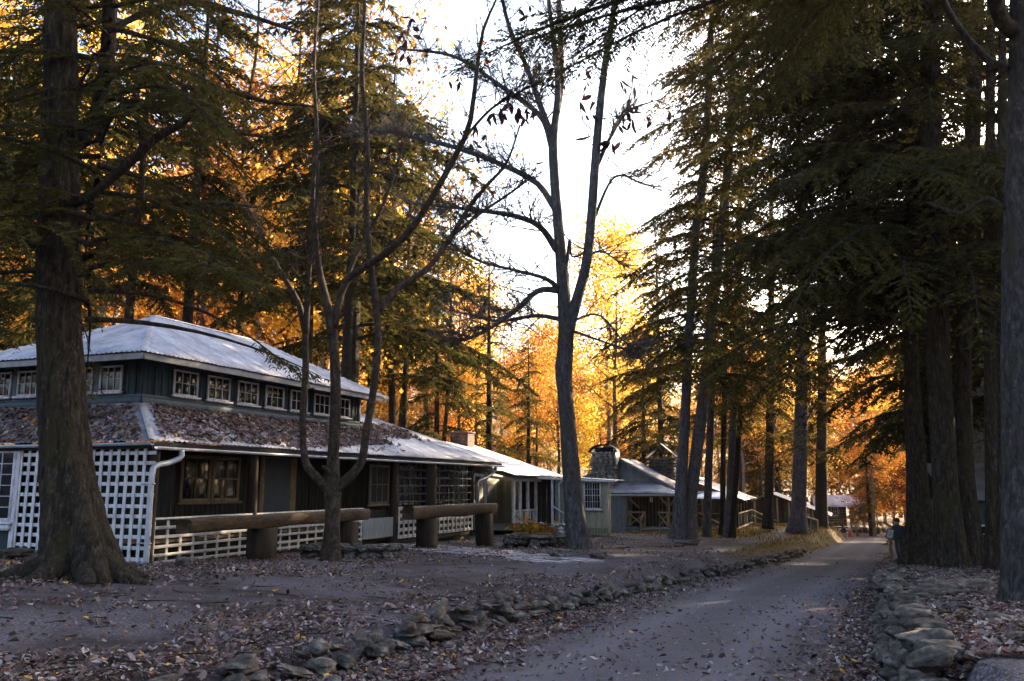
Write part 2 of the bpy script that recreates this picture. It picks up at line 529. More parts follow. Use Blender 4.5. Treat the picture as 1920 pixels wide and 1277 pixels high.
def link(name, me, parent=None, world=(0, 0, 0), rot=None, scale=None):
    o = bpy.data.objects.new(name, me)
    COL.objects.link(o)
    w = Vector(world)
    if parent is not None:
        o.parent = parent
        w = w - abs_loc(parent)
    o.location = w
    if rot is not None:
        o.rotation_euler = rot
    if scale is not None:
        o.scale = scale
    return o


def abs_loc(o):
    v = Vector(o.location)
    while o.parent is not None:
        o = o.parent
        v = v + o.location
    return v


def tag(o, label=None, cat=None, group=None, kind=None):
    if label:
        o['label'] = label
    if cat:
        o['category'] = cat
    if group:
        o['group'] = group
    if kind:
        o['kind'] = kind
    return o


def thing(name, loc, label, cat, group=None):
    o = bpy.data.objects.new(name, None)
    COL.objects.link(o)
    o.empty_display_size = 0.2
    o.location = loc
    return tag(o, label, cat, group)


_unit = {}


def unit_mesh(kind, mat):
    key = (kind, mat.name)
    if key not in _unit:
        b = MB()
        if kind == 'box':
            b.box((0, 0, 0), np.eye(3), (1, 1, 1))
        elif kind == 'cyl':
            b.tube([(0, 0, -0.5), (0, 0, -0.2), (0, 0, 0.2), (0, 0, 0.5)], 0.5, 12)
        _unit[key] = mesh_from(kind + '_' + mat.name, np.concatenate(b.v), b.f, mat, kind == 'cyl', np.concatenate(b.t))
    return _unit[key]


# local frame shared by the row of cabins: u runs along the fronts away from the camera, w to the back left
AZ = math.radians(20.8)
C0 = Vector((-8.1486, 19.4, 0))
DV = Vector((math.sin(AZ), math.cos(AZ), 0))
EV = Vector((-math.cos(AZ), math.sin(AZ), 0))
ZV = Vector((0, 0, 1))
ANG = math.atan2(DV.y, DV.x)
AX = [np.array(DV), np.array(EV), np.array(ZV)]


class Frame:
    def __init__(s, o=(0, 0), az=None, orig=None):
        a = AZ if az is None else math.radians(az)
        s.D = Vector((math.sin(a), math.cos(a), 0))
        s.E = Vector((-math.cos(a), math.sin(a), 0))
        s.ang = math.atan2(s.D.y, s.D.x)
        s.O = Vector(orig) if orig is not None else C0
        s.ax = [np.array(s.D), np.array(s.E), np.array(ZV)]

    def w(s, u, w, z):
        return s.O + s.D * u + s.E * w + ZV * z


FR = Frame()


def bx(parent, name, mat, u, w, z, fr=FR, jit=0.0, label=None):
    """A box part spanning u, w and z ranges of a local frame; alike pieces share one unit mesh."""
    c = fr.w((u[0] + u[1]) / 2, (w[0] + w[1]) / 2, (z[0] + z[1]) / 2)
    rot = (random.gauss(0, jit), random.gauss(0, jit), fr.ang + random.gauss(0, jit))
    o = link(name, unit_mesh('box', M[mat]), parent, c, rot, (abs(u[1] - u[0]), abs(w[1] - w[0]), abs(z[1] - z[0])))
    if label:
        o['label'] = label
    return o


def bar(parent, name, mat, p0, p1, wd, ht=None, kind='box', label=None):
    """A straight member from p0 to p1 (world points)."""
    p0, p1 = Vector(p0), Vector(p1)
    d = p1 - p0
    q = d.to_track_quat('Z', 'Y')
    o = link(name, unit_mesh(kind, M[mat]), parent, (p0 + p1) / 2, q.to_euler(), (wd, ht or wd, d.length))
    if label:
        o['label'] = label
    return o


def post(parent, name, mat, u, w, z0, z1, r, fr=FR, label=None):
    o = link(name, unit_mesh('cyl', M[mat]), parent, fr.w(u, w, (z0 + z1) / 2), (random.gauss(0, .01), random.gauss(0, .01), random.random() * 6), (2 * r, 2 * r, z1 - z0))
    if label:
        o['label'] = label
    return o


def planks(parent, mat, axis, at, rng, z, width=0.22, fr=FR, batten=None, thick=0.03, side=1, gaps=(), zfun=None, every=1):
    """Vertical boards along a wall: axis 'u' runs along u at w = at, axis 'w' along w at u = at."""
    a, b = rng
    n = max(1, int(round(abs(b - a) / width)))
    st = (b - a) / n
    for i in range(n):
        s0, s1 = a + i * st, a + (i + 1) * st
        mid = (s0 + s1) / 2
        zz = [z] if not any(g[0] < mid < g[1] for g in gaps) else []
        for g in gaps:
            if g[0] < mid < g[1]:
                if g[2] > z[0] + .05:
                    zz.append((z[0], g[2]))
                if g[3] < z[1] - .05:
                    zz.append((g[3], z[1]))
        for (z0, z1) in zz:
            if zfun and z1 == z[1]:
                z1 = zfun(mid)
            if z1 - z0 < 0.05:
                continue
            off = random.uniform(-.004, .004)
            e = 0.004
            if axis == 'u':
                bx(parent, 'plank', mat, (s0 + e * np.sign(st), s1 - e * np.sign(st)), (at + off, at + off + thick), (z0, z1), fr)
            else:
                bx(parent, 'plank', mat, (at + off, at + off + thick), (s0 + e * np.sign(st), s1 - e * np.sign(st)), (z0, z1), fr)
            if batten and i % every == 0:
                if axis == 'u':
                    bx(parent, 'batten', batten, (s0 - .03, s0 + .03), (at - .028 * side, at - .006 * side), (z0, z1), fr)
                else:
                    bx(parent, 'batten', batten, (at - .028 * side, at - .006 * side), (s0 - .03, s0 + .03), (z0, z1), fr)


def window(parent, c, a, n, wd, ht, cols, rows, fmat, fw=0.06, mw=0.022, sill=True, pmat='glass', sash=1, depth=0.06):
    """window (frame and muntins) > pane, sill. c = centre on the wall face, a = unit vector along the wall, n = outward normal."""
    c, a, n = np.array(c, float), np.array(a, float), np.array(n, float)
    z = np.array([0, 0, 1.0])
    ax = [a, n, z]
    b = MB()
    for s in (-1, 1):
        b.box(c + a * s * (wd / 2 - fw / 2) + n * depth / 2, ax, (fw, depth, ht))
        b.box(c + z * s * (ht / 2 - fw / 2) + n * depth / 2, ax, (wd - 2 * fw, depth, fw))
    iw, ih = wd - 2 * fw, ht - 2 * fw
    for k in range(1, cols):
        m_ = mw * 2.4 if sash > 1 and k * sash % cols == 0 else mw
        b.box(c + a * (-iw / 2 + iw * k / cols) + n * depth * .55, ax, (m_, depth * .5, ih))
    for r in range(1, rows):
        m_ = mw * 1.8 if rows == 4 and r == 2 else mw
        b.box(c + z * (-ih / 2 + ih * r / rows) + n * depth * .52, ax, (iw, depth * .5, m_))
    o = b.build('window', M[fmat], parent)
    for k in range(cols):
        for r in range(rows):
            pc = c + a * (-iw / 2 + iw * (k + .5) / cols) + z * (-ih / 2 + ih * (r + .5) / rows) + n * depth * .35
            q = Matrix([a, n, z]).transposed().to_euler()
            q.x += random.gauss(0, .012)
            q.z += random.gauss(0, .012)
            link('pane', unit_mesh('box', M[pmat]), o, Vector(pc), q, (iw / cols, .008, ih / rows))
    if sill:
        q = Matrix([a, n, z]).transposed().to_euler()
        link('sill', unit_mesh('box', M[fmat]), o, Vector(c - z * (ht / 2 + .035) + n * .06), q, (wd + .14, .14, .07))
    return o


def roof(parent, mat, A, B, up, prof, sheet=0.66, rib=0.165, amp=0.034, name='roof_sheet', lap=0.004):
    """Corrugated metal sheets side by side on a slope: eave A to B, up = unit vector up the slope,
    prof = [(x along the eave, length up the slope at x), ...] and optionally the start length as third entry."""
    A, B, up = (np.array(v, float) for v in (A, B, up))
    e = B - A
    Le = np.linalg.norm(e)
    e /= Le
    n = np.cross(e, up)
    n /= np.linalg.norm(n)
    if n[2] < 0:
        n = -n
    pr = [(p[0], p[1], p[2] if len(p) > 2 else 0.0) for p in prof]
    px_, pv, pl = zip(*pr)
    x0, x1 = px_[0], px_[-1]
    k = max(1, int(round((x1 - x0) / sheet)))
    for i in range(k):
        a, b = x0 + (x1 - x0) * i / k, x0 + (x1 - x0) * (i + 1) / k + .03
        b = min(b, x1)
        m = max(3, int(round((b - a) / rib * 4)) + 1)
        xs = np.linspace(a, b, m)
        top = np.interp(xs, px_, pv)
        bot = np.interp(xs, px_, pl)
        z = amp * np.maximum(0, np.sin(xs / rib * 2 * PI)) + lap * (1 + i % 2) + random.uniform(0, .003)
        jag = random.uniform(-.02, .02)
        rows = [bot + jag, bot + (top - bot) * .33, bot + (top - bot) * .66, top]
        sag = [0, -.004, -.004, 0]
        V = np.concatenate([A + np.outer(xs, e) + np.outer(r, up) + np.outer(z + s_, n) for r, s_ in zip(rows, sag)])
        Vb = V - n * .006
        q = []
        for r in range(3):
            j = np.arange(m - 1) + r * m
            q.append(np.c_[j, j + 1, j + 1 + m, j + m])
        q = np.concatenate(q)
        mb = MB()
        mb.add(np.concatenate([V, Vb]), [q, q[:, ::-1] + len(V)])
        ed = np.arange(m - 1)
        mb.f.append(np.c_[ed, ed + len(V), ed + 1 + len(V), ed + 1])
        mb.build(name, M[mat], parent)


def slab_quad(parent, name, mat, pts, th=0.05):
    """A flat plate with thickness over a polygon of world points."""
    pts = [np.array(p, float) for p in pts]
    n = np.cross(pts[1] - pts[0], pts[-1] - pts[0])
    n /= np.linalg.norm(n)
    if n[2] < 0:
        n = -n
    k = len(pts)
    b = MB()
    V = pts + [p - n * th for p in pts]
    b.add(V, [np.arange(k)[None], (np.arange(k)[::-1] + k)[None], np.array([(i, (i + 1) % k, (i + 1) % k + k, i + k) for i in range(k)])])
    return b.build(name, M[mat], parent)


def gutter(parent, p0, p1, r=0.065, mat='pipe', name='gutter'):
    p0, p1 = np.array(p0, float), np.array(p1, float)
    d = (p1 - p0) / np.linalg.norm(p1 - p0)
    sd = np.cross(d, [0, 0, 1.0])
    ang = np.linspace(-PI, 0, 9)
    prof = [(math.cos(a) * r, math.sin(a) * r) for a in ang] + [(math.cos(a) * (r - .008), math.sin(a) * (r - .008) + .002) for a in ang[::-1]]
    k = len(prof)
    n = 5
    V = []
    for i in range(n):
        c = p0 + (p1 - p0) * i / (n - 1) + np.array([0, 0, -.015 * math.sin(i / (n - 1) * PI)])
        V += [c + sd * a + np.array([0, 0, 1.0]) * z for a, z in prof]
    b = MB()
    i0 = (np.arange(n - 1)[:, None] * k + np.arange(k)[None]).ravel()
    i1 = (np.arange(n - 1)[:, None] * k + (np.arange(k)[None] + 1) % k).ravel()
    b.add(V, [np.c_[i0, i1, i1 + k, i0 + k], np.arange(k)[None], (np.arange(k) + (n - 1) * k)[None]])
    return b.build(name, M[mat], parent, True)


def curve_pts(ctrl, n=24):
    """Catmull-Rom through control points (rows may carry a radius as 4th value)."""
    c = np.asarray(ctrl, float)
    c = np.r_[[2 * c[0] - c[1]], c, [2 * c[-1] - c[-2]]]
    t = np.linspace(0, len(c) - 3 - 1e-6, n)
    i = t.astype(int)
    f = (t - i)[:, None]
    p0, p1, p2, p3 = c[i], c[i + 1], c[i + 2], c[i + 3]
    return 0.5 * (2 * p1 + (p2 - p0) * f + (2 * p0 - 5 * p1 + 4 * p2 - p3) * f ** 2 + (3 * p1 - p0 - 3 * p2 + p3) * f ** 3)


def pipe_obj(parent, name, mat, ctrl, r, n=22, sides=10):
    b = MB()
    p = curve_pts(ctrl, n)
    b.tube(p[:, :3], r, sides)
    return b.build(name, M[mat], parent, True)

# ------------------------------------------------------------------ terrain
def grassy(x, y):
    """How much of the soil is dry grass: the strips round the far cabins and along the lane's left bank."""
    d = sdist(x, y)
    u = (x - C0.x) * DV.x + (y - C0.y) * DV.y
    g = sstep(25, 36, u) * sstep(-13, -9, d) * sstep(-3.2, -4.5, d) * (1 - .8 * sstep(-5.6, -5.0, d) * sstep(-3.6, -4.2, d))
    g = np.maximum(g, sstep(26, 40, y) * sstep(-3.6, -3.0, d) * (1 - sstep(-1.9, -1.6, d)))
    g = np.maximum(g, .6 * sstep(60, 75, y) * (d < -2))
    g = np.maximum(g, sstep(60, 120, y) * .7 * (np.abs(d) > 4))
    return np.clip(g, 0, 1)


def vnoise(x, y, s, seed=0):
    xs, ys = x * s + seed * 17.3, y * s - seed * 9.1
    xi, yi = np.floor(xs).astype(int), np.floor(ys).astype(int)
    fx, fy = xs - xi, ys - yi
    fx, fy = fx * fx * (3 - 2 * fx), fy * fy * (3 - 2 * fy)

    def hsh(a, b):
        q = np.sin(a * 127.1 + b * 311.7 + seed * 74.7) * 43758.5453
        return q - np.floor(q)
    return (hsh(xi, yi) * (1 - fx) + hsh(xi + 1, yi) * fx) * (1 - fy) + (hsh(xi, yi + 1) * (1 - fx) + hsh(xi + 1, yi + 1) * fx) * fy - .5


def warp(n, lo, hi, c, s):
    a, b = np.arcsinh((lo - c) / s), np.arcsinh((hi - c) / s)
    return c + s * np.sinh(np.linspace(a, b, n))


gx, gy = warp(330, -420, 420, 3, 14), warp(330, -60, 700, 14, 14)
X, Y = np.meshgrid(gx, gy)
Z = ground(X, Y)
Dd = sdist(X, Y)
rough = np.where(np.abs(Dd) < 2.0, 0, 1)
Z = Z + rough * (vnoise(X, Y, .9, 1) * .05 + vnoise(X, Y, 3.1, 2) * .025)
Z = np.where(np.abs(Dd) < 1.75, Z - .05, Z)
nx, ny = len(gx), len(gy)
ii = (np.arange(ny - 1)[:, None] * nx + np.arange(nx - 1)[None]).ravel()
gb = MB()
gb.add(np.c_[X.ravel(), Y.ravel(), Z.ravel()], np.c_[ii, ii + 1, ii + 1 + nx, ii + nx], grassy(X, Y).ravel())
tag(gb.build('ground', M['ground'], smooth=True), kind='structure')

ys = np.concatenate([np.arange(-20, 60, .4), np.arange(60, 300, 2)])
ds = np.array([-2.05, -1.85, -1.6, -1.3, -1.0, -.8, -.55, -.3, 0, .3, .55, .8, 1.0, 1.3, 1.6, 1.85, 2.05])
YY, DD = np.meshgrid(ys, ds, indexing='ij')
edge = np.abs(DD) > 1.7
DW = DD + np.where(edge, vnoise(YY * 0 + np.sign(DD) * 9, YY, .7, 5) * .35 + vnoise(YY * 0 + np.sign(DD) * 3, YY, 2.3, 6) * .18, 0)
XX = xc(YY) + DW / RCOS
ZZ = zr(YY) + .022 + .03 * (1 - (DD / 1.9) ** 2) - .012 * np.exp(-((np.abs(DD) - .8) / .25) ** 2) + np.where(np.abs(DD) > 2, -.06, 0)
rb = MB()
k = len(ds)
ii = (np.arange(len(ys) - 1)[:, None] * k + np.arange(k - 1)[None]).ravel()
tone = np.exp(-((np.abs(DD) - .85) / .3) ** 2) * .8 + vnoise(XX, YY, .5, 9) * .3
rb.add(np.c_[XX.ravel(), YY.ravel(), ZZ.ravel()], np.c_[ii, ii + 1, ii + 1 + k, ii + k], np.clip(tone, 0, 1).ravel())
tag(rb.build('road', M['road'], smooth=True), kind='structure')

# unseen wooded ridge added behind the camera to darken reflections and trim sky fill
rx = np.linspace(-420, 420, 120)
ry = np.linspace(-330, -110, 40)
X, Y = np.meshgrid(rx, ry)
hgt = 42 * np.exp(-((Y + 200) / 55) ** 2) * (.93 + vnoise(X, Y, .012, 3) * .28 + vnoise(X, Y, .07, 4) * .10 + vnoise(X, Y, .3, 8) * .06) - 4
hb = MB()
k = len(rx)
ii = (np.arange(len(ry) - 1)[:, None] * k + np.arange(k - 1)[None]).ravel()
hb.add(np.c_[X.ravel(), Y.ravel(), hgt.ravel()], np.c_[ii, ii + 1, ii + 1 + k, ii + k])
tag(hb.build('unseen_hill', M['unseen_hill'], smooth=False), kind='structure')


# ------------------------------------------------------------------ rocks
from mathutils import noise as mn


def rock_mesh(seed, mat, flat=0.6, sub=4, angular=0.5):
    bm = bmesh.new()
    bmesh.ops.create_icosphere(bm, subdivisions=sub, radius=0.5)
    r = np.random.default_rng(seed)
    cuts = [(Vector(v).normalized(), d) for v, d in zip(r.normal(size=(11, 3)), r.uniform(.22, .40, 11))]
    ph = r.uniform(0, 6, 6)
    for v in bm.verts:
        for nrm, d in cuts:
            e = v.co.dot(nrm) - d
            if e > 0:
                v.co -= nrm * e * (.6 + .4 * angular)
        c = v.co
        q_ = c + Vector((seed * 3.1, seed * 1.7, 0))
        v.co += c.normalized() * (.10 * mn.noise(q_ * 3.2) + .055 * mn.noise(q_ * 7.5) + .03 * mn.noise(q_ * 17))
        v.co += c.normalized() * (.02 * math.sin(9 * c.x + ph[0]) * math.sin(8 * c.y + ph[1]) + .015 * math.sin(17 * c.z + ph[2] + 5 * c.x))
        v.co.z *= flat
    me = bpy.data.meshes.new('rock')
    bm.to_mesh(me)
    bm.free()
    for p in me.polygons:
        p.use_smooth = True
    me.materials.append(mat)
    return me


ROCKS = [rock_mesh(i, M['stone'], f) for i, f in enumerate((.9, .7, .55, .8, .6, .5, .75, .65))]
SLABS = [rock_mesh(20 + i, M['stone'], .9) for i in range(4)]
PALE = [rock_mesh(40 + i, M['stone_pale'], .9, 3) for i in range(6)]


def rock(parent, p, sx, sy, sz, rz=None, name='stone', pool=ROCKS, tilt=.15):
    return link(name, random.choice(pool), parent, p, (random.gauss(0, tilt), random.gauss(0, tilt), random.random() * 6.28 if rz is None else rz), (sx, sy, sz))


def along(y, off):
    """Point beside the lane: off metres right of the centre line at distance y."""
    x = float(xc(y)) + off / RCOS
    return x, y


LANE = math.radians(90 - 23.6)
edging = thing('stone_edging', (*along(20, -2.8), gz(*along(20, -2.8))), 'low edging of piled fieldstones between the leafy lawn and the left side of the lane', 'stone edging')
y = 6.6
while y < 47:
    so_ = float(stone_off(y))
    ln = random.uniform(.2, .52) * (1 if y < 30 else 1.25)
    courses = 3 if 11 < y < 14.6 else (2 if random.random() < .7 else 1)
    tall = 1.0
    if y > 30 and random.random() < .12:
        y += ln
        continue
    for cidx in range(courses):
        ox, oy = along(y + random.uniform(-.05, .05), -so_ + .16 - .10 * cidx + random.uniform(-.08, .08))
        zb = float(zr(oy)) + .08 + cidx * .115
        hh = random.uniform(.13, .24) * tall
        rock(edging, (ox, oy, zb + hh * .3), ln * random.uniform(.85, 1.4), random.uniform(.24, .38), hh * 1.15, LANE + random.gauss(0, .35), tilt=.22)
    if random.random() < .4:
        ox, oy = along(y, -so_ + random.uniform(.3, .75))
        rock(edging, (ox, oy, float(zr(oy)) + .05), random.uniform(.12, .28), random.uniform(.1, .2), random.uniform(.1, .18))
    y += ln * .88

wall = thing('dry_stone_wall', (*along(14, 2.7), gz(*along(14, 2.7))), 'mossy dry stone retaining wall along the right side of the lane below the big trunks', 'stone wall')
y = 6.2
while y < 27:
    wo = float(wall_off(y))
    top = float(zr(y) + bank_off(y))
    ln = random.uniform(.25, .55)
    z0 = float(zr(y))
    nc = 3 if y < 18 else 2
    for cidx in range(nc):
        hh = max(.16, (top - z0) / nc * 1.1)
        ox, oy = along(y + random.uniform(-.12, .12), wo - .10 + .10 * cidx + random.uniform(-.07, .07))
        rock(wall, (ox, oy, z0 + .05 + hh * (cidx + .5)), ln * random.uniform(.95, 1.3), random.uniform(.3, .5), hh * random.uniform(1.2, 1.7), LANE + random.gauss(0, .3))
    if random.random() < .5:
        ox, oy = along(y, wo + random.uniform(.35, .8))
        rock(wall, (ox, oy, gz(ox, oy) + .02), random.uniform(.2, .45), random.uniform(.15, .35), random.uniform(.12, .22), None)
    y += ln * .85
# long capping slabs
for (px0, py0, px1, py1, yy, th, wd) in ((1690, 1126, 1880, 1122, 14.6, .22, .55), (1706, 1140, 1830, 1132, 13.3, .2, .7)):
    a, b = P(px0, py0, yy), P(px1, py1, yy)
    m_ = (a + b) / 2
    link('slab', SLABS[0 if yy > 14 else 1], wall, (m_.x, m_.y, gz(m_.x, m_.y) + .03), (0, .02, .06), ((b - a).length * 1.25, wd, th * 1.5))
# step stones and rubble on the bank's top
for i in range(26):
    yy = random.uniform(7.5, 24)
    ox, oy = along(yy, float(wall_off(yy)) + random.uniform(.5, 2.5))
    rock(wall, (ox, oy, gz(ox, oy)), random.uniform(.15, .5), random.uniform(.15, .35), random.uniform(.08, .18))


def boulder(px, y, sx, sy, sz, label, sink=.25, rz=None):
    p = G(px, y)
    o = link('boulder', random.choice(ROCKS), None, (p.x, p.y, p.z + sz * (.4 - sink)), (0, 0, random.random() * 6 if rz is None else rz), (sx, sy, sz))
    tag(o, label, 'boulder')
    return o


boulder(345, 18.2, .75, .5, .5, 'lone rounded boulder on the leaf litter in front of the clubhouse porch lattice')
boulder(22, 18.6, 1.0, .7, .55, 'low mossy boulder at the far left edge under the dark wall', .2)
boulder(82, 18.2, .8, .6, .6, 'round mossy boulder tucked behind the left trunk flare beside the white lattice', .2)
boulder(1052, 24.3, .85, .5, .42, 'dark flat-topped boulder beside the flagstone path near the forked tree', .2, .3)
boulder(1122, 24.6, .7, .35, .25, 'small low slab of dark rock right of the flagstones', .1, .2)
boulder(1292, 36, 1.3, .5, .35, 'dark long rock lying at the lawn edge in front of the twin trunks', .1, .3)
boulder(1678, 30.5, .6, .5, .5, 'pale capstone boulder beside the backpacker at the end of the stone wall', .1)

# round planter of stacked stones in front of the white cabin
pc = G(1003, 30.8)
planter = thing('stone_planter', pc, 'round ring planter of stacked river stones in front of the white cabin', 'planter')
R0 = 1.02
for cidx, (zz, hh, n) in enumerate(((.13, .28, 15), (.36, .24, 17), (.52, .14, 13))):
    for i in range(n):
        a = 2 * PI * (i + .5 * (cidx % 2)) / n + random.gauss(0, .03)
        r = R0 - .03 * cidx + random.gauss(0, .02)
        rock(planter, (pc.x + r * math.cos(a), pc.y + r * math.sin(a) * .8, pc.z + zz - .05), 2 * PI * R0 / n * 1.12, .34, hh * 1.5, a + PI / 2, tilt=.08)
big = link('stone', ROCKS[0], planter, (pc.x - .02, pc.y - R0 * .8 - .1, pc.z + .16), (0, 0, 0), (.52, .3, .55))
sb = MB()
a = np.linspace(0, 2 * PI, 24, endpoint=False)
sb.add(np.r_[[(pc.x, pc.y, pc.z + .52)], np.c_[pc.x + .95 * np.cos(a), pc.y + .95 * .8 * np.sin(a), np.full(24, pc.z + .44)]],
       np.array([(0, i + 1, (i + 1) % 24 + 1) for i in range(24)]))
sb.build('soil', M['ground'], planter)

# low rectangular bed of flat stones round the three-stemmed tree
bc = G(660, 23.2)
bed = thing('stone_bed', bc, 'low mossy flowerbed of flat stones beside the three-stemmed tree', 'flowerbed')
for side_ in range(4):
    for i in range(7 if side_ % 2 == 0 else 4):
        for cidx in range(2):
            t = (i + .5) / (7 if side_ % 2 == 0 else 4) * 2 - 1
            lx, ly = ((t * 1.15, -.55), (1.15, t * .55), (t * 1.15, .55), (-1.15, t * .55))[side_]
            rock(bed, (bc.x + lx + random.gauss(0, .03), bc.y + ly + random.gauss(0, .03), bc.z + .1 + cidx * .17), .42, .34, .3 - .07 * cidx, (0 if side_ % 2 == 0 else PI / 2) + random.gauss(0, .12), tilt=.06)
slab_quad(bed, 'soil', 'ground', [(bc.x - 1.05, bc.y - .5, bc.z + .24), (bc.x + 1.05, bc.y - .5, bc.z + .24), (bc.x + 1.05, bc.y + .5, bc.z + .24), (bc.x - 1.05, bc.y + .5, bc.z + .24)], .2)

# stone steps up to the white cabin's porch
sc_ = G(1028, 38.6)
steps = thing('stone_steps', sc_, 'rough stacked stone steps leading up to the porch of the white cabin', 'steps')
for cidx in range(4):
    n = 7 - (cidx > 1)
    for i in range(n):
        for dd in range(2):
            q = sc_ + DV * (.2 + .35 * cidx + .35 * dd) + EV * (1.05 - 2.3 * (i + .5) / n)
            rock(steps, (q.x, q.y, sc_.z + .08 + .15 * cidx), .46, .42, random.uniform(.18, .26), ANG + PI / 2 + random.gauss(0, .2), pool=PALE if random.random() < .45 else ROCKS, tilt=.06)
orange_px = [(985, 37.2, .35), (1010, 37.0, .3), (1000, 36.0, .2)]

# flagstone path
fp = thing('flagstone_path', G(900, 27), None, None)
fp['kind'] = 'structure'
q0, q1 = G(735, 30.5), G(1075, 22.6)
ax_ = (q1 - q0)
ax_.z = 0
Lp = ax_.length
ax_.normalize()
pp = Vector((-ax_.y, ax_.x, 0))
nu = 22
rows_ = np.linspace(-1.25, 1.25, 6)
off = RNG.normal(0, .07, (nu + 2, 7, 2))
for i in range(nu):
    for j in range(len(rows_) - 1):
        if random.random() < .13:
            continue
        quad = []
        for (a, b) in ((i, j), (i + 1, j), (i + 1, j + 1), (i, j + 1)):
            s_ = (a + .5 * (j % 2)) * Lp / nu
            o_ = off[a, b]
            quad.append((s_ + o_[0], rows_[b] * (1.15 - .25 * a / nu) + o_[1]))
        c = np.mean(quad, 0)
        pts = []
        for (s_, r_) in quad:
            s_, r_ = c[0] + (s_ - c[0]) * .93, c[1] + (r_ - c[1]) * .9
            w_ = q0 + ax_ * s_ + pp * r_
            pts.append((w_.x, w_.y, gz(w_.x, w_.y) + .035 + random.uniform(-.004, .008)))
        slab_quad(fp, 'flagstone', 'flag', pts, .06)

# stepping slabs along the lawn edge before the grey cabin
for i, (pxa, yy) in enumerate(((1165, 33.5), (1195, 34.2), (1228, 34.8), (1262, 35.2), (1318, 33.5))):
    p = G(pxa, yy)
    o = link('stepping_slab', SLABS[i % 4], None, (p.x, p.y, p.z + .02), (0, 0, .25), (1.05, .6, .12))
    tag(o, 'flat pale stone slab in the row of slabs along the grass before the grey cabin', 'stone slab', 'slabs along the grass before the grey cabin')

# ------------------------------------------------------------------ clubhouse
W3 = lambda u, w, z: FR.w(u, w, z)
AD, AE, AZZ = AX
house = thing('clubhouse', W3(0, 0, -1.75), 'large dark blue clubhouse with a two tier metal roof and white lattice porch', 'clubhouse')
# lower walls
planks(house, 'dark_board', 'w', 1.05, (0.3, 13), (-1.9, .95), .3, side=1, batten='dark_board', every=2)
planks(house, 'dark_board', 'u', 2.2, (1.1, 21.0), (-1.9, .95), .2, side=1, batten='dark_board')
bx(house, 'porch_floor', 'tan_wood', (.1, 21), (.05, 2.2), (-1.36, -1.26))
bx(house, 'porch_ceiling', 'dark_board', (0, 21.1), (0, 2.2), (.86, .90))
# front lattice
latt = [('v', .13 + i * .252) for i in range(16)]
for i, (_, w_) in enumerate(latt):
    bx(house, 'slat', 'white', (-.045, -.022), (w_ - .042, w_ + .042), (-1.76 + .19 * w_ / 4 + random.uniform(-.02, .02), .80), jit=.004)
for i in range(11):
    z_ = -1.64 + i * .235
    bx(house, 'slat', 'white', (-.02, 0), (-.17, 3.98), (z_ - .04 + .012 * math.sin(i), z_ + .04 + .012 * math.sin(i)), jit=.003)
bx(house, 'slat', 'white', (-.07, -.03), (3.93, 4.07), (-1.55, .85))
post(house, 'corner_post', 'post_log', .14, .02, -1.8, .85, .12)
# french window at the left edge, dark skirting below
for c_ in (4.52, 5.52):
    window(house, W3(-.02, c_, -.02), AE, -AD, .94, 1.72, 2, 6, 'white', .085, .02)
bx(house, 'sill_board', 'white', (-.14, 0), (4.02, 6.2), (-1.08, -.94))
planks(house, 'navy', 'w', 0, (4.05, 12), (-1.75, -1.08), .28)
planks(house, 'navy', 'w', 0.01, (6.1, 12), (-.94, .85), .28)
# gutters and downpipes
gutter(house, W3(-.2, -.22, .93), W3(-.2, 9, .96))
gutter(house, W3(-.05, -.2, .84), W3(21.35, -.2, .84))
pipe_obj(house, 'downpipe', 'pipe', [W3(.75, -.2, .79), W3(.74, -.18, .62), W3(.5, -.08, .5), W3(.1, -.1, .42), W3(-.02, -.1, .2), W3(-.02, -.1, -1.0), W3(-.02, -.1, -1.55), W3(-.02, -.06, -1.72), W3(-.1, .15, -1.78)], .065, 40)
bx(house, 'pipe_bracket', 'pipe', (-.06, .02), (-.18, .14), (.0, .03))
bx(house, 'pipe_bracket', 'pipe', (-.06, .02), (-.18, .14), (-1.3, -1.27))
pipe_obj(house, 'downpipe', 'pipe_dark', [W3(20.4, -.2, .76), W3(20.3, -.15, .55), W3(19.6, -.1, .3), W3(18.7, -.06, .1), W3(18.6, -.06, -.3), W3(18.6, -.06, -1.9)], .065, 34)
# skirt roof: front slope, right slope and far hip, with a hip cap
def slope_up(du, dw, dz):
    v = AD * du + AE * dw + AZZ * dz
    return v / np.linalg.norm(v)
sk = lambda du, dz: math.hypot(du, dz)
fl = sk(2.15, 1.06)
roof(house, 'tin_grey', W3(-.18, -.18, .97), W3(-.18, 12, .97), slope_up(2.15, 0, 1.06), [(0, 0), (2.5, fl), (12.18, fl)])
rl = sk(2.5, 1.06)
hipk = 7.0
rl2 = sk(hipk, 2.97)
roof(house, 'tin', W3(-.18, -.18, .97), W3(21.45, -.18, .97), slope_up(0, 2.5, 1.06), [(0, 0), (2.18, rl), (13.0, rl), (13.02, rl2), (21.63 - hipk, rl2), (21.63, 0)])
roof(house, 'tin', W3(21.45, -.18, .97), W3(21.45, 14.0, .97), slope_up(-hipk, 0, 2.97), [(0, 0), (hipk, rl2), (14.18, rl2)])
for i in range(7):
    t0, t1 = i / 7, (i + 1) / 7
    a = W3(-.18 + 2.18 * t0, -.18 + 2.5 * t0, 1.0 + 1.06 * t0)
    b = W3(-.18 + 2.18 * t1, -.18 + 2.5 * t1, 1.01 + 1.06 * t1)
    bar(house, 'hip_cap', 'fascia', a, b, .13, .05)
for (a, b, c_, d_) in ((-.14, 12, -.12, .0), ):
    bx(house, 'fascia_board', 'black_wood', (-.13, -.10), (-.12, 12), (.80, .95))
bx(house, 'fascia_board', 'black_wood', (-.1, 21.3), (-.13, -.10), (.79, .95))
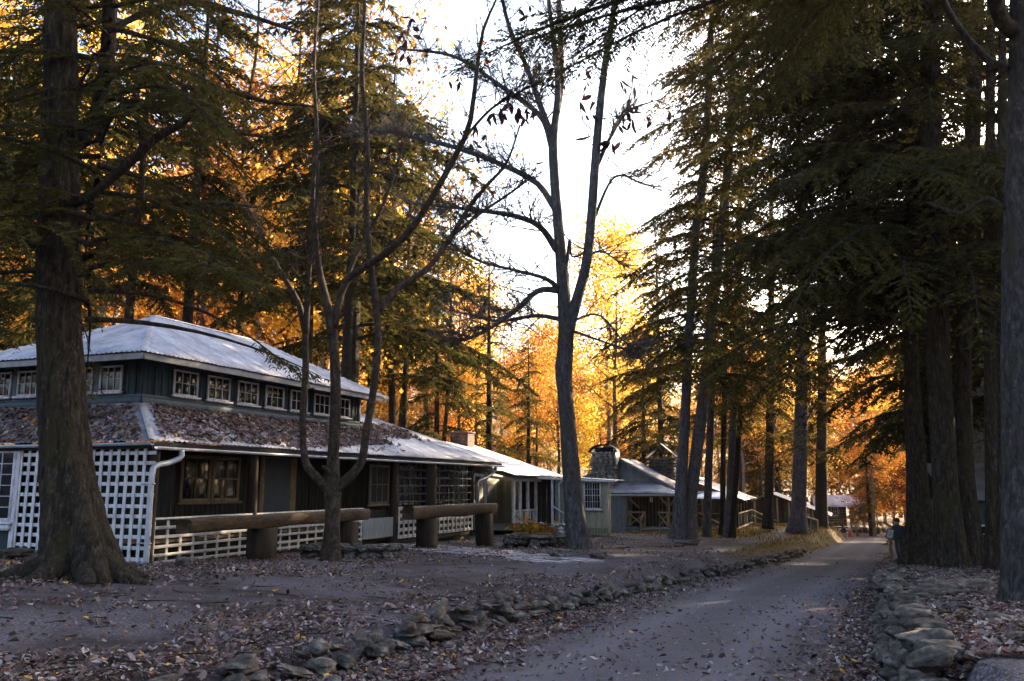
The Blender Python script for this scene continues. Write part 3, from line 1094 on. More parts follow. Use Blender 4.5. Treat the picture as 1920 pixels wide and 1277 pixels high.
# upper storey
UW, UF, UE = 2.35, 2.0, 12.9
bx(house, 'flashing', 'fascia', (UF - .05, UF - .01), (UW, 12), (1.93, 2.10))
bx(house, 'flashing', 'fascia', (UF, UE), (UW - .05, UW - .01), (1.93, 2.10))
planks(house, 'navy', 'w', UF + .03, (UW, 8.9), (1.85, 3.26), .25, batten='navy', side=1)
planks(house, 'navy', 'u', UW + .03, (UF, UE), (1.85, 3.26), .25, batten='navy', side=1)
planks(house, 'navy', 'w', UE - .03, (UW, 8.6), (1.85, 3.3), .6)
bx(house, 'ledge', 'navy_trim', (UF - .06, UF), (UW - .04, 9), (2.1, 2.24))
bx(house, 'ledge', 'navy_trim', (UF - .035, UF), (UW - .04, 9), (2.25, 2.33))
bx(house, 'ledge', 'navy_trim', (UF, UE), (UW - .06, UW), (2.1, 2.24))
bx(house, 'ledge', 'navy_trim', (UF, UE), (UW - .035, UW), (2.25, 2.33))
bx(house, 'corner_board', 'navy_trim', (UE - .1, UE + .02), (UW - .03, UW + .02), (2.24, 3.26))
for (u0, u1) in ((3.09, 4.04), (4.44, 5.41), (5.77, 6.74), (7.11, 8.07), (8.45, 9.4), (9.82, 10.8), (11.2, 12.11)):
    window(house, W3((u0 + u1) / 2, UW, 2.76), -AD, -AE, u1 - u0, .70, 3, 2, 'white', .05, .02)
for (w0, w1) in ((3.0, 3.77), (4.02, 4.79), (5.98, 6.75), (7.0, 7.77)):
    window(house, W3(UF, (w0 + w1) / 2, 2.76), AE, -AD, w1 - w0, .70, 3, 2, 'white', .05, .02)
for w_ in (3.9, 6.88, 5.4):
    bx(house, 'mullion_board', 'navy_trim', (UF - .03, UF), (w_ - .08, w_ + .08), (2.33, 3.2))
# upper roof
ew, eu, ez, rw, rz_ = 1.55, 1.15, 3.27, 5.0, 5.1
bx(house, 'soffit', 'dark_board', (eu + .05, 13.4), (ew + .05, 8.4), (3.2, 3.235))
bx(house, 'fascia_board', 'fascia', (eu, eu + .03), (ew, 8.5), (3.10, 3.255))
bx(house, 'fascia_board', 'fascia', (eu + .03, 13.5), (ew, ew + .03), (3.10, 3.255))
ll = sk(rw - ew, rz_ - ez)
k1 = rw - ew + .4
roof(house, 'tin', W3(eu - .06, ew - .06, ez), W3(13.62, ew - .06, ez), slope_up(0, rw - ew, rz_ - ez), [(0, 0), (3.9, ll), (9.1, ll), (12.53, 0)])
roof(house, 'tin', W3(eu - .06, ew - .06, ez), W3(eu - .06, 8.56, ez), slope_up(3.9, 0, rz_ - ez), [(0, 0), (3.5, sk(3.9, rz_ - ez)), (3.52, sk(3.9, rz_ - ez)), (7.01, 0)])
slab_quad(house, 'roof_back', 'tin', [W3(eu, 8.5, ez), W3(13.6, 8.5, ez), W3(10.2, 5, rz_ - .03), W3(5, 5, rz_ - .03)], .04)
slab_quad(house, 'roof_back', 'tin', [W3(13.6, 8.5, ez), W3(13.6, ew, ez), W3(10.2, 5, rz_ - .03)], .04)
bar(house, 'ridge_cap', 'tin', W3(4.9, 5, 5.11), W3(10.2, 5, 5.11), .3, .05)
bar(house, 'hip_cap', 'tin', W3(eu, ew, ez + .03), W3(5, 5, 5.12), .16, .04)
# porch side
window(house, W3(4.0, 2.19, .16), -AD, -AE, 1.2, 1.28, 2, 2, 'tan_wood', .1, .035)
window(house, W3(5.25, 2.19, .16), -AD, -AE, 1.2, 1.28, 2, 2, 'tan_wood', .1, .035)
window(house, W3(2.0, 2.19, .16), -AD, -AE, 1.0, 1.28, 2, 2, 'tan_wood', .1, .035)
bx(house, 'door', 'screen', (6.95, 8.35), (2.12, 2.18), (-1.26, .8))
bx(house, 'door_frame', 'tan_wood', (6.8, 6.95), (2.08, 2.19), (-1.26, .84))
bx(house, 'door_frame', 'tan_wood', (8.35, 8.62), (2.08, 2.19), (-1.26, .84))
bx(house, 'door_frame', 'tan_wood', (6.95, 8.35), (2.08, 2.19), (.8, .84))
post(house, 'porch_post', 'post_log', 3.75, .05, -1.3, .86, .13)
post(house, 'porch_post', 'post_log', 11.5, .05, -1.95, .86, .13)
post(house, 'porch_post', 'post_log', 14.2, .05, -2.0, .86, .30)
post(house, 'porch_post', 'post_log', 18.2, .05, -2.1, .86, .14)
bx(house, 'rail_cap', 'white_dirty', (.05, 9.3), (-.06, .10), (-.80, -.745))
for z_ in (-.97, -1.17, -1.37, -1.57, -1.73):
    bx(house, 'slat', 'white_dirty', (.05, 9.3), (-.035, -.015), (z_ - .035, z_ + .035), jit=.002)
for i in range(22):
    u_ = .25 + i * .43
    bx(house, 'slat', 'white_dirty', (u_ - .04, u_ + .04), (-.013, .007), (-1.8, -.80), jit=.004)
bx(house, 'skirting', 'dark_board', (.2, 11.4), (.25, .28), (-1.95, -.85))
bx(house, 'panel', 'grey_board', (9.35, 11.35), (-.03, 0), (-1.75, -1.10))
# black lattice screens with pale lattice below
for (a, b) in ((11.66, 13.88), (14.52, 18.04)):
    n = int(round((b - a) / .42))
    for i in range(n + 1):
        u_ = a + (b - a) * i / n
        bx(house, 'slat', 'black_wood', (u_ - .035, u_ + .035), (-.02, .02), (-.8, .86))
    for i in range(6):
        z_ = -.62 + i * .285
        bx(house, 'slat', 'black_wood', (a, b), (-.042, -.022), (z_ - .03, z_ + .03))
    for z_ in (-.83, -1.07, -1.31, -1.56, -1.8):
        bx(house, 'slat', 'white_dirty', (a, b), (-.07, -.045), (z_ - .06, z_ + .06))
    for i in range(n + 2):
        u_ = a + (b - a) * i / (n + 1)
        bx(house, 'slat', 'white_dirty', (u_ - .05, u_ + .05), (-.095, -.072), (-1.86, -.77))
bx(house, 'floor_beam', 'dark_board', (11.4, 18.4), (0, .1), (-2.05, -1.9))
bx(house, 'pier', 'tan_wood', (17.2, 17.7), (.1, .5), (-2.6, -1.95))
bx(house, 'pier', 'tan_wood', (12.4, 12.8), (.1, .5), (-2.5, -1.95))
for c_ in (14.2, 16.4, 18.8):
    window(house, W3(c_, 2.19, .0), -AD, -AE, 1.5, 1.5, 3, 2, 'white_dirty', .1, .04, pmat='screen')
planks(house, 'sage', 'w', 21.0, (2.2, 10), (-2.3, .95), .8)

# squared log barriers on short pillars before the porch
def barrier(u0, u1, w_, z0, z1, pill, label):
    t = thing('log_barrier', W3((u0 + u1) / 2, w_, gz(*W3((u0 + u1) / 2, w_, 0).xy)), label, 'log barrier')
    nseg = 12
    b = MB()
    prof = [(-.5, -.36), (-.36, -.5), (.36, -.5), (.5, -.36), (.5, .36), (.36, .5), (-.36, .5), (-.5, .36)]
    V = []
    for i in range(nseg + 1):
        c = W3(u0 + (u1 - u0) * i / nseg, w_, (z0 + z1) / 2)
        for (p, q) in prof:
            j = random.uniform(.92, 1.06)
            V.append(np.array(c) + AE * p * .40 * j + AZZ * (.018 * math.sin(i * 1.3 + u0)) + AZZ * q * (z1 - z0) * j)
    k = 8
    i0 = (np.arange(nseg)[:, None] * k + np.arange(k)[None]).ravel()
    i1 = (np.arange(nseg)[:, None] * k + (np.arange(k)[None] + 1) % k).ravel()
    b.add(V, [np.c_[i0, i1, i1 + k, i0 + k], np.arange(k)[None], (np.arange(k) + nseg * k)[None]])
    b.build('log', M['log'], t)
    for (a, c, mt) in pill:
        g = gz(*W3((a + c) / 2, w_, 0).xy) - .15
        bx(t, 'pillar', mt, (a, c), (w_ - .24, w_ + .24), (g, z0 - .002), jit=.01)
    return t


barrier(-.5, 6.9, -1.5, -1.02, -.71, ((1.9, 2.45, 'post_log'), (5.7, 6.2, 'post_log')), 'long squared log barrier before the lattice porch left of the three-stemmed tree')
barrier(8.66, 15.6, -2.0, -1.08, -.68, ((9.7, 10.3, 'post_log'), (14.5, 15.1, 'post_log')), 'squared brown log barrier on two thick pillars beside the flagstone path')


# ------------------------------------------------------------------ white-roofed cabin
def root_at(name, u, w, label, cat):
    p = W3(u, w, 0)
    return thing(name, (p.x, p.y, gz(p.x, p.y)), label, cat)


def stone_stack(t, name, u, w, z0, z1, row=.15, ln=.36, pool=PALE, taper=0.0):
    """A stone chimney shaft: mortar core faced with rows of stones."""
    ch = MB()
    ch.box(FR.w((u[0] + u[1]) / 2, (w[0] + w[1]) / 2, (z0 + z1) / 2), AX, (u[1] - u[0] - .1, w[1] - w[0] - .1, z1 - z0))
    c = ch.build(name, M['mortar'], t)
    z = z0 + row / 2
    i = 0
    while z < z1:
        for (fix, var, a, b) in (('u', u[0] + .03, w[0], w[1]), ('w', w[0] + .03, u[0], u[1])):
            s = a + random.uniform(0, ln * .4)
            while s < b:
                l = random.uniform(.6, 1.3) * ln
                m_ = min(s + l / 2, b - .05)
                q = FR.w(var, m_, z) if fix == 'u' else FR.w(m_, var, z)
                rock(c, q, l * 1.15, .26, row * random.uniform(1.15, 1.6), ANG + (PI / 2 if fix == 'u' else 0), pool=pool, tilt=.07)
                s += l
        z += row * random.uniform(.9, 1.1)
        i += 1
    return c


cab = root_at('cabin', 26, 0, 'cream and sage cabin with a bright white metal roof and white porch posts', 'cabin')
# roof
lu = sk(5.4, 1.9)
roof(cab, 'tin_white', W3(21.9, -.55, .42), W3(29.6, -.55, .42), slope_up(0, 5.4, 1.78), [(0, lu), (7.7, lu)], .8, .2, .012)
roof(cab, 'tin_white', W3(25.2, -4.4, .20), W3(27.2, -4.4, .20), slope_up(0, 3.9, .26), [(0, 3.9), (2.0, 3.9)], .8, .2, .012)
roof(cab, 'tin_white', W3(23.0, -.1, .26), W3(28.9, -.1, .26), slope_up(0, 1.6, .42), [(0, 1.65), (5.9, 1.65)], .8, .2, .012)
roof(cab, 'tin_white', W3(29.6, 10.2, .42), W3(21.9, 10.2, .42), slope_up(0, -5.4, 1.78), [(0, lu), (7.7, lu)], 1.2, .2, .012)
bar(cab, 'fascia_board', 'white', W3(25.2, -.5, .33), W3(25.2, -4.4, .12), .03, .12)
gutter(cab, W3(25.12, -2.6, .22), W3(25.12, -4.5, .16), .06, 'white')
bar(cab, 'fascia_board', 'white', W3(23.0, -.1, .2), W3(28.9, -.1, .2), .03, .12)
bar(cab, 'fascia_board', 'white', W3(22.95, -.1, .2), W3(22.95, 5.0, .9), .03, .12)
# walls
planks(cab, 'sage', 'w', 25.5, (-1.3, -2.45), (-2.45, .32), .3)
planks(cab, 'cream', 'w', 25.42, (-2.5, -3.95), (-2.05, .2), .16, batten=None)
planks(cab, 'sage', 'u', -3.95, (25.45, 26.1), (-2.4, .2), .3)
planks(cab, 'sage', 'w', 26.1, (-1.3, -3.95), (-2.4, .2), .4)
planks(cab, 'sage', 'u', 3.0, (22.2, 29.4), (-2.4, 1.0), .3)
planks(cab, 'sage', 'w', 29.0, (3, -.4), (-2.4, .3), .3)
planks(cab, 'sage', 'w', 22.2, (3, 10), (-2.4, .6), .5)
planks(cab, 'dark_board', 'w', 26.9, (1.1, -1.3), (-2.1, .3), .3)
bx(cab, 'porch_floor', 'grey_board', (22.6, 28.9), (-.2, 3.0), (-2.16, -2.04))
bx(cab, 'porch_floor', 'grey_board', (25.5, 28.9), (-1.4, -.2), (-2.16, -2.04))
bx(cab, 'porch_skirt', 'grey_board', (22.6, 26.6), (-.15, -.12), (-2.7, -2.16))
bx(cab, 'door', 'screen', (27, 28), (2.9, 2.97), (-2.04, .0))
window(cab, W3(25.3, 2.98, -.75), -AD, -AE, 1.3, 1.5, 2, 2, 'white', .09, .03, pmat='screen')
window(cab, W3(25.40, -3.24, -.52), AE, -AD, .86, 1.32, 6, 4, 'white', .07, .018, sash=2)
# porch posts and rails
for (u_, w_) in ((23.0, -.05), (23.9, -.05), (25.0, -.05), (26.2, -.05), (28.2, -.05), (23.0, 1.4)):
    bx(cab, 'porch_post', 'white', (u_ - .07, u_ + .07), (w_ - .07, w_ + .07), (-2.04, .2))
bx(cab, 'porch_post', 'white', (25.35, 25.46), (-1.25, -1.14), (-2.04, .3))
for (a, b) in ((23.0, 23.9), (23.9, 25.0), (25.0, 26.2)):
    bx(cab, 'rail', 'white', (a + .055, b - .055), (-.09, -.01), (-1.28, -1.20))
    bx(cab, 'rail', 'white', (a + .055, b - .055), (-.08, -.02), (-1.92, -1.84))
    for i in range(1, 3):
        u_ = a + (b - a) * i / 3
        bx(cab, 'baluster', 'white', (u_ - .03, u_ + .03), (-.08, -.02), (-1.84, -1.28))
bar(cab, 'handrail', 'white', W3(25.4, -1.2, -1.05), W3(24.6, -2.45, -1.62), .07)
bar(cab, 'handrail', 'white', W3(25.4, -1.2, -2.0), W3(24.6, -2.45, -2.05), .06)
bar(cab, 'baluster', 'white', W3(25.0, -1.85, -1.33), W3(25.0, -1.85, -2.02), .06)
bar(cab, 'baluster', 'white', W3(24.6, -2.45, -1.6), W3(24.6, -2.45, -2.3), .07)
pipe_obj(cab, 'downpipe', 'white', [W3(25.3, -1.75, .2), W3(25.36, -1.6, .05), W3(25.4, -1.55, -.2), W3(25.4, -1.55, -2.2)], .045, 16, 8)
pipe_obj(cab, 'downpipe', 'white_dirty', [W3(25.2, -4.15, .1), W3(25.32, -4.05, -.1), W3(25.38, -4.0, -.4), W3(25.38, -4.0, -2.4)], .045, 16, 8)
for i in range(5):
    bx(cab, 'slat', 'cream', (25.40, 25.415), (-2.7, -3.93), (-2.42 + i * .09 - .015, -2.42 + i * .09 + .015))
for i in range(9):
    w_ = -2.75 - i * .14
    bx(cab, 'slat', 'cream', (25.38, 25.395), (w_ - .02, w_ + .02), (-2.46, -2.03))
bc_ = MB()
ch = bx(cab, 'chimney', 'mortar', (27.4, 28.3), (4.3, 5.3), (1.6, 2.75))
for r_ in range(12):
    for c_ in range(5):
        z_ = 1.75 + r_ * .085
        bx(cab, 'brick', 'brick', (27.37, 27.40), (4.3 + c_ * .2 + .01 + .1 * (r_ % 2), 4.3 + c_ * .2 + .19), (z_ - .036, z_ + .036))
        bx(cab, 'brick', 'brick', (27.4 + c_ * .18 + .005, 27.4 + c_ * .18 + .17), (4.26, 4.297), (z_ - .036, z_ + .036))
bx(cab, 'chimney_cap', 'brick', (27.33, 28.37), (4.22, 5.38), (2.75, 2.85))

# ------------------------------------------------------------------ grey cabin with the stone chimney
gc = root_at('cabin', 36.5, -3, 'blue-grey board cabin with a fat stone chimney and cross-braced porch rails', 'cabin')
gu = 37.2
e0, e1 = W3(gu - .25, -5.6, -.95), W3(42.2, -5.6, -.95)
sl_ = sk(3.8, 2.5)
roof(gc, 'shingle_roof', W3(gu - .35, -5.2, -.25), W3(42.0, -5.2, -.25), slope_up(0, 3.4, 1.85), [(0, sk(3.4, 1.85)), (5, sk(3.4, 1.85))], 1.1, .4, .006)
roof(gc, 'shingle_roof', W3(42.0, 2.0, -.25), W3(gu - .35, 2.0, -.25), slope_up(0, -3.8, 1.85), [(0, sk(3.8, 1.85)), (5, sk(3.8, 1.85))], 1.1, .4, .006)
planks(gc, 'grey_board', 'w', gu, (1.9, -5.0), (-2.9, 1.3), .25, zfun=lambda w_: 1.50 - abs(w_ + 1.8) * .545)
bar(gc, 'barge_board', 'grey_board', W3(gu - .36, -1.8, 1.55), W3(gu - .36, -5.25, -.33), .04, .16)
bar(gc, 'barge_board', 'grey_board', W3(gu - .36, -1.8, 1.55), W3(gu - .36, 2.0, -.3), .04, .16)
planks(gc, 'grey_board', 'u', -5.0, (gu, 42), (-2.9, -.2), .3)
# porch roof: front skirt and corner hip, with a white strip of bare metal
roof(gc, 'tin_grey', W3(35.1, -1.1, -.5), W3(35.1, -5.75, -.56), slope_up(1.9, 0, .62), [(0, 2.0), (3.0, 2.0), (4.65, .1)], .7, .2, .012)
roof(gc, 'tin_white', W3(35.1, -5.75, -.56), W3(41.8, -5.75, -.56), slope_up(0, 1.2, .42), [(0, 0), (1.4, 1.0), (6.7, 1.0)], .8, .2, .012)
bx(gc, 'gutter', 'white_dirty', (35.02, 35.12), (-5.7, -1.0), (-.66, -.57))
planks(gc, 'grey_board', 'w', 35.4, (-1.15, -2.5), (-2.85, -.6), .17)
planks(gc, 'dark_board', 'w', 37.1, (-2.5, -5.6), (-2.6, -.5), .2, batten='brown_board')
bx(gc, 'porch_floor', 'grey_board', (35.3, 37.2), (-5.4, -2.5), (-2.62, -2.5))
bx(gc, 'beam', 'tan_wood', (35.3, 35.42), (-5.5, -2.5), (-.72, -.60))
for w_ in (-2.55, -5.05):
    bx(gc, 'porch_post', 'tan_wood', (35.3, 35.42), (w_ - .06, w_ + .06), (-2.5, -.66))
for (a, b) in (((-2.6, -.72), (-3.3, -1.35)), ((-5.0, -1.25), (-4.55, -.72)), ((-5.1, -1.25), (-5.5, -.72))):
    bar(gc, 'brace', 'tan_wood', W3(35.36, a[0], a[1]), W3(35.36, b[0], b[1]), .08)
for (a, b) in ((-2.62, -3.62), (-4.4, -5.0), (-5.1, -6.0)):
    bar(gc, 'rail', 'tan_wood', W3(35.36, a, -1.62), W3(35.36, b, -1.62), .09)
    bar(gc, 'brace', 'tan_wood', W3(35.36, a, -1.65), W3(35.36, b, -2.45), .07)
    bar(gc, 'brace', 'tan_wood', W3(35.42, a, -2.45), W3(35.42, b, -1.65), .07)
    bx(gc, 'porch_post', 'tan_wood', (35.3, 35.42), (b - .06, b + .06), (-2.5, -1.55))
bar(gc, 'handrail', 'tan_wood', W3(35.3, -3.62, -1.62), W3(34.3, -3.62, -2.0), .1)
bar(gc, 'newel', 'tan_wood', W3(34.3, -3.62, -1.95), W3(34.3, -3.62, -2.95), .1)
for i in range(3):
    bx(gc, 'step', 'shingle_roof', (34.5 + i * .3, 34.85 + i * .3), (-4.4, -3.5), (-2.95 + i * .14, -2.83 + i * .14))
for (a, b) in ((-2.65, -3.4), (-4.5, -5.4)):
    for i in range(4):
        w_ = a + (b - a) * i / 3
        bx(gc, 'slat', 'grey_board', (35.27, 35.29), (w_ - .04, w_ + .04), (-2.95, -2.6))
    for z_ in (-2.68, -2.88):
        bx(gc, 'slat', 'grey_board', (35.245, 35.265), (min(a, b), max(a, b)), (z_ - .04, z_ + .04))
lamp = MB()
lamp.box(W3(35.6, -3.95, -.85), AX, (.06, .06, .34))
lamp.box(W3(35.6, -4.05, -.9), AX, (.05, .05, .25))
lo = lamp.build('hanging_lamp', M['white'], None, loc=W3(35.6, -3.95, -.85))
tag(lo, 'slim white lamp hanging from the porch ceiling of the grey cabin', 'lamp')
chm = stone_stack(gc, 'chimney', (36.0, 36.9), (-1.7, -.25), -2.8, 1.95)
cb = MB()
ang = np.linspace(0, PI, 13)
V = []
for s_ in (0, 1):
    for a in ang:
        V.append(FR.w(35.9 + 1.1 * s_, -.97 - .86 * math.cos(a), 1.92 + .52 * math.sin(a)))
    for a in ang:
        V.append(FR.w(35.9 + 1.1 * s_, -.97 - .83 * math.cos(a), 1.92 + .49 * math.sin(a)))
q = []
for i in range(12):
    q += [(i, i + 1, i + 27, i + 26), (i + 13, i + 39, i + 40, i + 14), (i, i + 13, i + 14, i + 1), (i + 26, i + 27, i + 40, i + 39)]
cb.add(V, np.array(q))
cb.build('chimney_cap', M['black_wood'], gc, True)
bx(gc, 'cap_shade_fill', 'black_wood', (36.1, 36.8), (-1.5, -.45), (1.9, 2.25))  # dark block inside the cap, standing in for the shade of its opening
bx(gc, 'chimney_cap', 'pipe_dark', (35.95, 36.95), (-1.82, -1.62), (1.2, 1.95))

# ------------------------------------------------------------------ brown cabin with the long side porch
bcab = root_at('cabin', 52, -7, 'weathered brown cabin with a long railed side porch and a ramp behind slim trunks', 'cabin')
bu0, bu1 = 48.3, 58.5
roof(bcab, 'tin_grey', W3(bu0 - .4, -8.0, -1.12), W3(bu1 + .6, -8.0, -1.12), slope_up(0, 5.2, 1.95), [(0, sk(5.2, 1.95)), (bu1 - bu0 + 1.0, sk(5.2, 1.95))], .9, .25, .012)
roof(bcab, 'tin_white', W3(bu0 + 1.5, -4.4, .42), W3(bu0 + 7, -4.4, .42), slope_up(0, 1.6, .6), [(0, 1.4), (5.5, 1.4)], .9, .25, .012)
roof(bcab, 'tin_grey', W3(bu1 + .6, 2.4, -1.12), W3(bu0 - .4, 2.4, -1.12), slope_up(0, -5.2, 1.95), [(0, sk(5.2, 1.95)), (bu1 - bu0 + 1.0, sk(5.2, 1.95))], .9, .25, .012)
roof(bcab, 'tin_white', W3(45.6, -3.2, -.95), W3(45.6, -7.4, -1.0), slope_up(2.4, 0, .5), [(0, 2.45), (4.2, 2.45)], .9, .25, .012)
planks(bcab, 'brown_board', 'w', bu0, (2.2, -7.5), (-3.05, .75), .3, zfun=lambda w_: .78 - abs(w_ + 2.8) * .375)
bar(bcab, 'barge_board', 'brown_board', W3(bu0 - .38, -2.8, .78), W3(bu0 - .38, -8.0, -1.16), .05, .18)
planks(bcab, 'dark_board', 'u', -5.6, (bu0, bu1), (-3.05, -.3), .3)
bx(bcab, 'porch_floor', 'tan_wood', (bu0, bu1), (-7.6, -5.6), (-3.2, -3.0))
bx(bcab, 'porch_floor', 'tan_wood', (45.9, bu0), (-7.2, -3.2), (-3.05, -2.92))
for u_ in (bu0 + .05, 50.3, 52.4, 54.4, 56.5, 58.4):
    bx(bcab, 'porch_post', 'dark_board', (u_ - .08, u_ + .08), (-7.58, -7.42), (-3.0, -1.05))
bx(bcab, 'rail', 'tan_wood', (bu0 + .1, bu1), (-7.62, -7.5), (-2.08, -2.0))
for i in range(40):
    u_ = bu0 + .25 + i * .25
    bx(bcab, 'baluster', 'dark_board', (u_ - .02, u_ + .02), (-7.58, -7.54), (-2.95, -2.06))
for u_ in (bu0 + .5, 52.4, 55.5, 58.2):
    bx(bcab, 'pier', 'fascia', (u_ - .25, u_ + .25), (-7.5, -7.1), (-4.0, -3.2))
bx(bcab, 'window', 'white', (53.2, 55.0), (-5.66, -5.61), (-2.5, -1.4))
bx(bcab, 'pane', 'glass', (53.35, 54.85), (-5.69, -5.665), (-2.38, -1.52))
bx(bcab, 'wall_band', 'white_dirty', (50.0, 57.5), (-5.66, -5.62), (-1.25, -.95))
for w_ in (-3.3, -5.2, -7.2):
    bx(bcab, 'porch_post', 'dark_board', (45.95, 46.1), (w_ - .07, w_ + .07), (-2.92, -.95))
for (a, b) in ((-3.3, -5.2), (-5.2, -7.2)):
    bar(bcab, 'rail', 'tan_wood', W3(46.0, a, -2.0), W3(46.0, b, -2.0), .1)
    bar(bcab, 'brace', 'tan_wood', W3(46.0, a, -2.05), W3(46.0, b, -2.85), .08)
    bar(bcab, 'brace', 'tan_wood', W3(46.1, a, -2.85), W3(46.1, b, -2.05), .08)
bar(bcab, 'handrail', 'tan_wood', W3(45.9, -5.2, -1.95), W3(43.6, -7.4, -2.85), .11)
bar(bcab, 'handrail', 'tan_wood', W3(45.9, -5.2, -2.3), W3(43.6, -7.4, -3.2), .08)
bar(bcab, 'newel', 'tan_wood', W3(43.6, -7.4, -2.8), W3(43.6, -7.4, -3.6), .12)
for i in range(4):
    bx(bcab, 'step', 'tan_wood', (43.8 + i * .45, 44.3 + i * .45), (-7.0, -5.6), (-3.45 + i * .14, -3.37 + i * .14))
bar(bcab, 'ramp_rail', 'tan_wood', W3(bu1, -7.55, -2.05), W3(bu1 + 7, -9.2, -3.3), .1)
bar(bcab, 'ramp_rail', 'tan_wood', W3(bu1, -7.55, -2.5), W3(bu1 + 7, -9.2, -3.7), .08)
slab_quad(bcab, 'ramp', 'tan_wood', [W3(bu1, -7.6, -3.0), W3(bu1, -6.4, -3.0), W3(bu1 + 7, -8.0, -4.0), W3(bu1 + 7, -9.2, -4.0)], .12)
stone_stack(bcab, 'chimney', (41.6, 42.9), (-4.3, -2.6), -2, 1.75, .2, .5, ROCKS)
slab_quad(bcab, 'chimney_cap', 'black_wood', [W3(41.5, -4.5, 1.8), W3(43, -4.5, 1.8), W3(43, -3.45, 2.7), W3(41.5, -3.45, 2.7)], .05)
slab_quad(bcab, 'chimney_cap', 'black_wood', [W3(41.5, -3.45, 2.7), W3(43, -3.45, 2.7), W3(43, -2.4, 1.8), W3(41.5, -2.4, 1.8)], .05)

# ------------------------------------------------------------------ sunlit cabin with pale gable end, beyond it the dark log cabin
sc2 = root_at('cabin', 70, -12, 'sunlit cabin with ochre porch posts and a pale end wall beyond the brown cabin', 'cabin')
su = 68.0
base2 = float(ground(np.array([W3(su, -12, 0).x]), np.array([W3(su, -12, 0).y]))[0])
roof(sc2, 'tin_grey', W3(su - 1.2, -13.6, -2.75), W3(su + 7, -13.6, -2.75), slope_up(0, 5.2, 2.0), [(0, sk(5.2, 2.0)), (8.2, sk(5.2, 2.0))], 1.0, .3, .012)
roof(sc2, 'tin_white', W3(su + 7, -3.2, -2.75), W3(su - 1.2, -3.2, -2.75), slope_up(0, -5.2, 2.0), [(0, sk(5.2, 2.0)), (8.2, sk(5.2, 2.0))], 1.0, .3, .012)
planks(sc2, 'brown_board', 'w', su + 1.2, (-3.6, -13.0), (-4.5, -.8), .35, zfun=lambda w_: -.85 - abs(w_ + 8.4) * .385)
for i in range(8):
    w_ = -6.0 - i * 1.0
    bx(sc2, 'porch_post', 'yellow_wood', (su - .9, su - .76), (w_ - .08, w_ + .08), (-4.5, -.95 - abs(w_ + 8.4) * .385))
bx(sc2, 'rail', 'yellow_wood', (su - .9, su - .8), (-13.0, -6.0), (-3.55, -3.45))
for i in range(24):
    w_ = -6.1 - i * .29
    bx(sc2, 'baluster', 'yellow_wood', (su - .88, su - .83), (w_ - .025, w_ + .025), (-4.4, -3.55))
bx(sc2, 'porch_floor', 'tan_wood', (su - 1.0, su + 1.2), (-13.2, -5.5), (-4.6, -4.45))
planks(sc2, 'white_dirty', 'u', -13.1, (su + 1.2, su + 6.5), (-4.5, -2.8), .4)
planks(sc2, 'white', 'w', su - .7, (-11.9, -13.15), (-4.5, -2.9), .35)
window(sc2, W3(su - .72, -10.6, -3.4), AE, -AD, .9, 1.1, 2, 2, 'white', .08, .03)

ramp = thing('ramp_fence', G(1522, 66), 'sloping ramp fence with a wire mesh panel and pale rails by the sunlit cabin', 'fence')
ra, rb_ = G(1511, 67, .95), G(1534, 65, .75)
for (dz, nm) in ((0, 'rail'), (-.85, 'rail')):
    bar(ramp, nm, 'yellow_wood', ra + ZV * dz, rb_ + ZV * dz, .09)
for t_ in (0, .5, 1):
    q = ra.lerp(rb_, t_)
    bar(ramp, 'post', 'yellow_wood', q + ZV * .05, q - ZV * 1.2, .1)
slab_quad(ramp, 'mesh_panel', 'green_board', [ra - ZV * .06, rb_ - ZV * .06, rb_ - ZV * .8, ra - ZV * .8], .02)

D6 = Frame(az=14, orig=P(1542, 985, 104))
D6.O.z = 0
base6 = gz(D6.O.x, D6.O.y)
dcab = thing('cabin', (D6.O.x, D6.O.y, base6), 'small dark log cabin with a white framed window at the far bend of the lane', 'cabin')
wl = 4.6
for i in range(9):
    bx(dcab, 'plank', 'dark_board', (0, .12), (-wl * .6, .4), (-4.85 + i * .26, -4.85 + i * .26 + .25), D6, .003)
    bx(dcab, 'plank', 'brown_board', (.1, 5), (-wl * .6 - .02, -wl * .6 + .1), (-4.85 + i * .26, -4.85 + i * .26 + .25), D6, .003)
roof(dcab, 'tin', D6.w(-.6, .9, -2.62), D6.w(-.6, -5.0, -2.62), np.array(D6.D) * .88 + AZZ * .47, [(0, 2.9), (5.9, 2.9)], .9, .25, .012)
roof(dcab, 'tin', D6.w(4.6, -5.0, -2.62), D6.w(4.6, .9, -2.62), np.array(D6.D) * -.88 + AZZ * .47, [(0, 2.9), (5.9, 2.9)], .9, .25, .012)
window(dcab, D6.w(-.02, -1.45, -3.15), np.array(D6.E), -np.array(D6.D), .85, 1.1, 3, 2, 'white', .12, .04, sill=False)
window(dcab, D6.w(-.02, .15, -3.15), np.array(D6.E), -np.array(D6.D), .7, 1.1, 3, 2, 'white', .12, .04, sill=False)
for w_ in (-3.2, -4.7):
    bx(dcab, 'porch_post', 'tan_wood', (-.1, .05), (w_ - .08, w_ + .08), (-5.4, -2.7), D6)
bx(dcab, 'rail', 'tan_wood', (-.8, -.72), (-2.6, .8), (-4.45, -4.38), D6)
for i in range(14):
    w_ = .7 - i * .25
    bx(dcab, 'baluster', 'tan_wood', (-.79, -.73), (w_ - .035, w_ + .035), (-5.0, -4.4), D6)
bx(dcab, 'porch_floor', 'dark_board', (-.9, .0), (-4.9, .8), (-5.1, -4.95), D6)
lw = thing('log_wall', D6.w(-3, -2, gz(*D6.w(-3, -2, 0).xy)), 'retaining row of big round rocks and log ends below the far dark cabin', 'retaining wall')
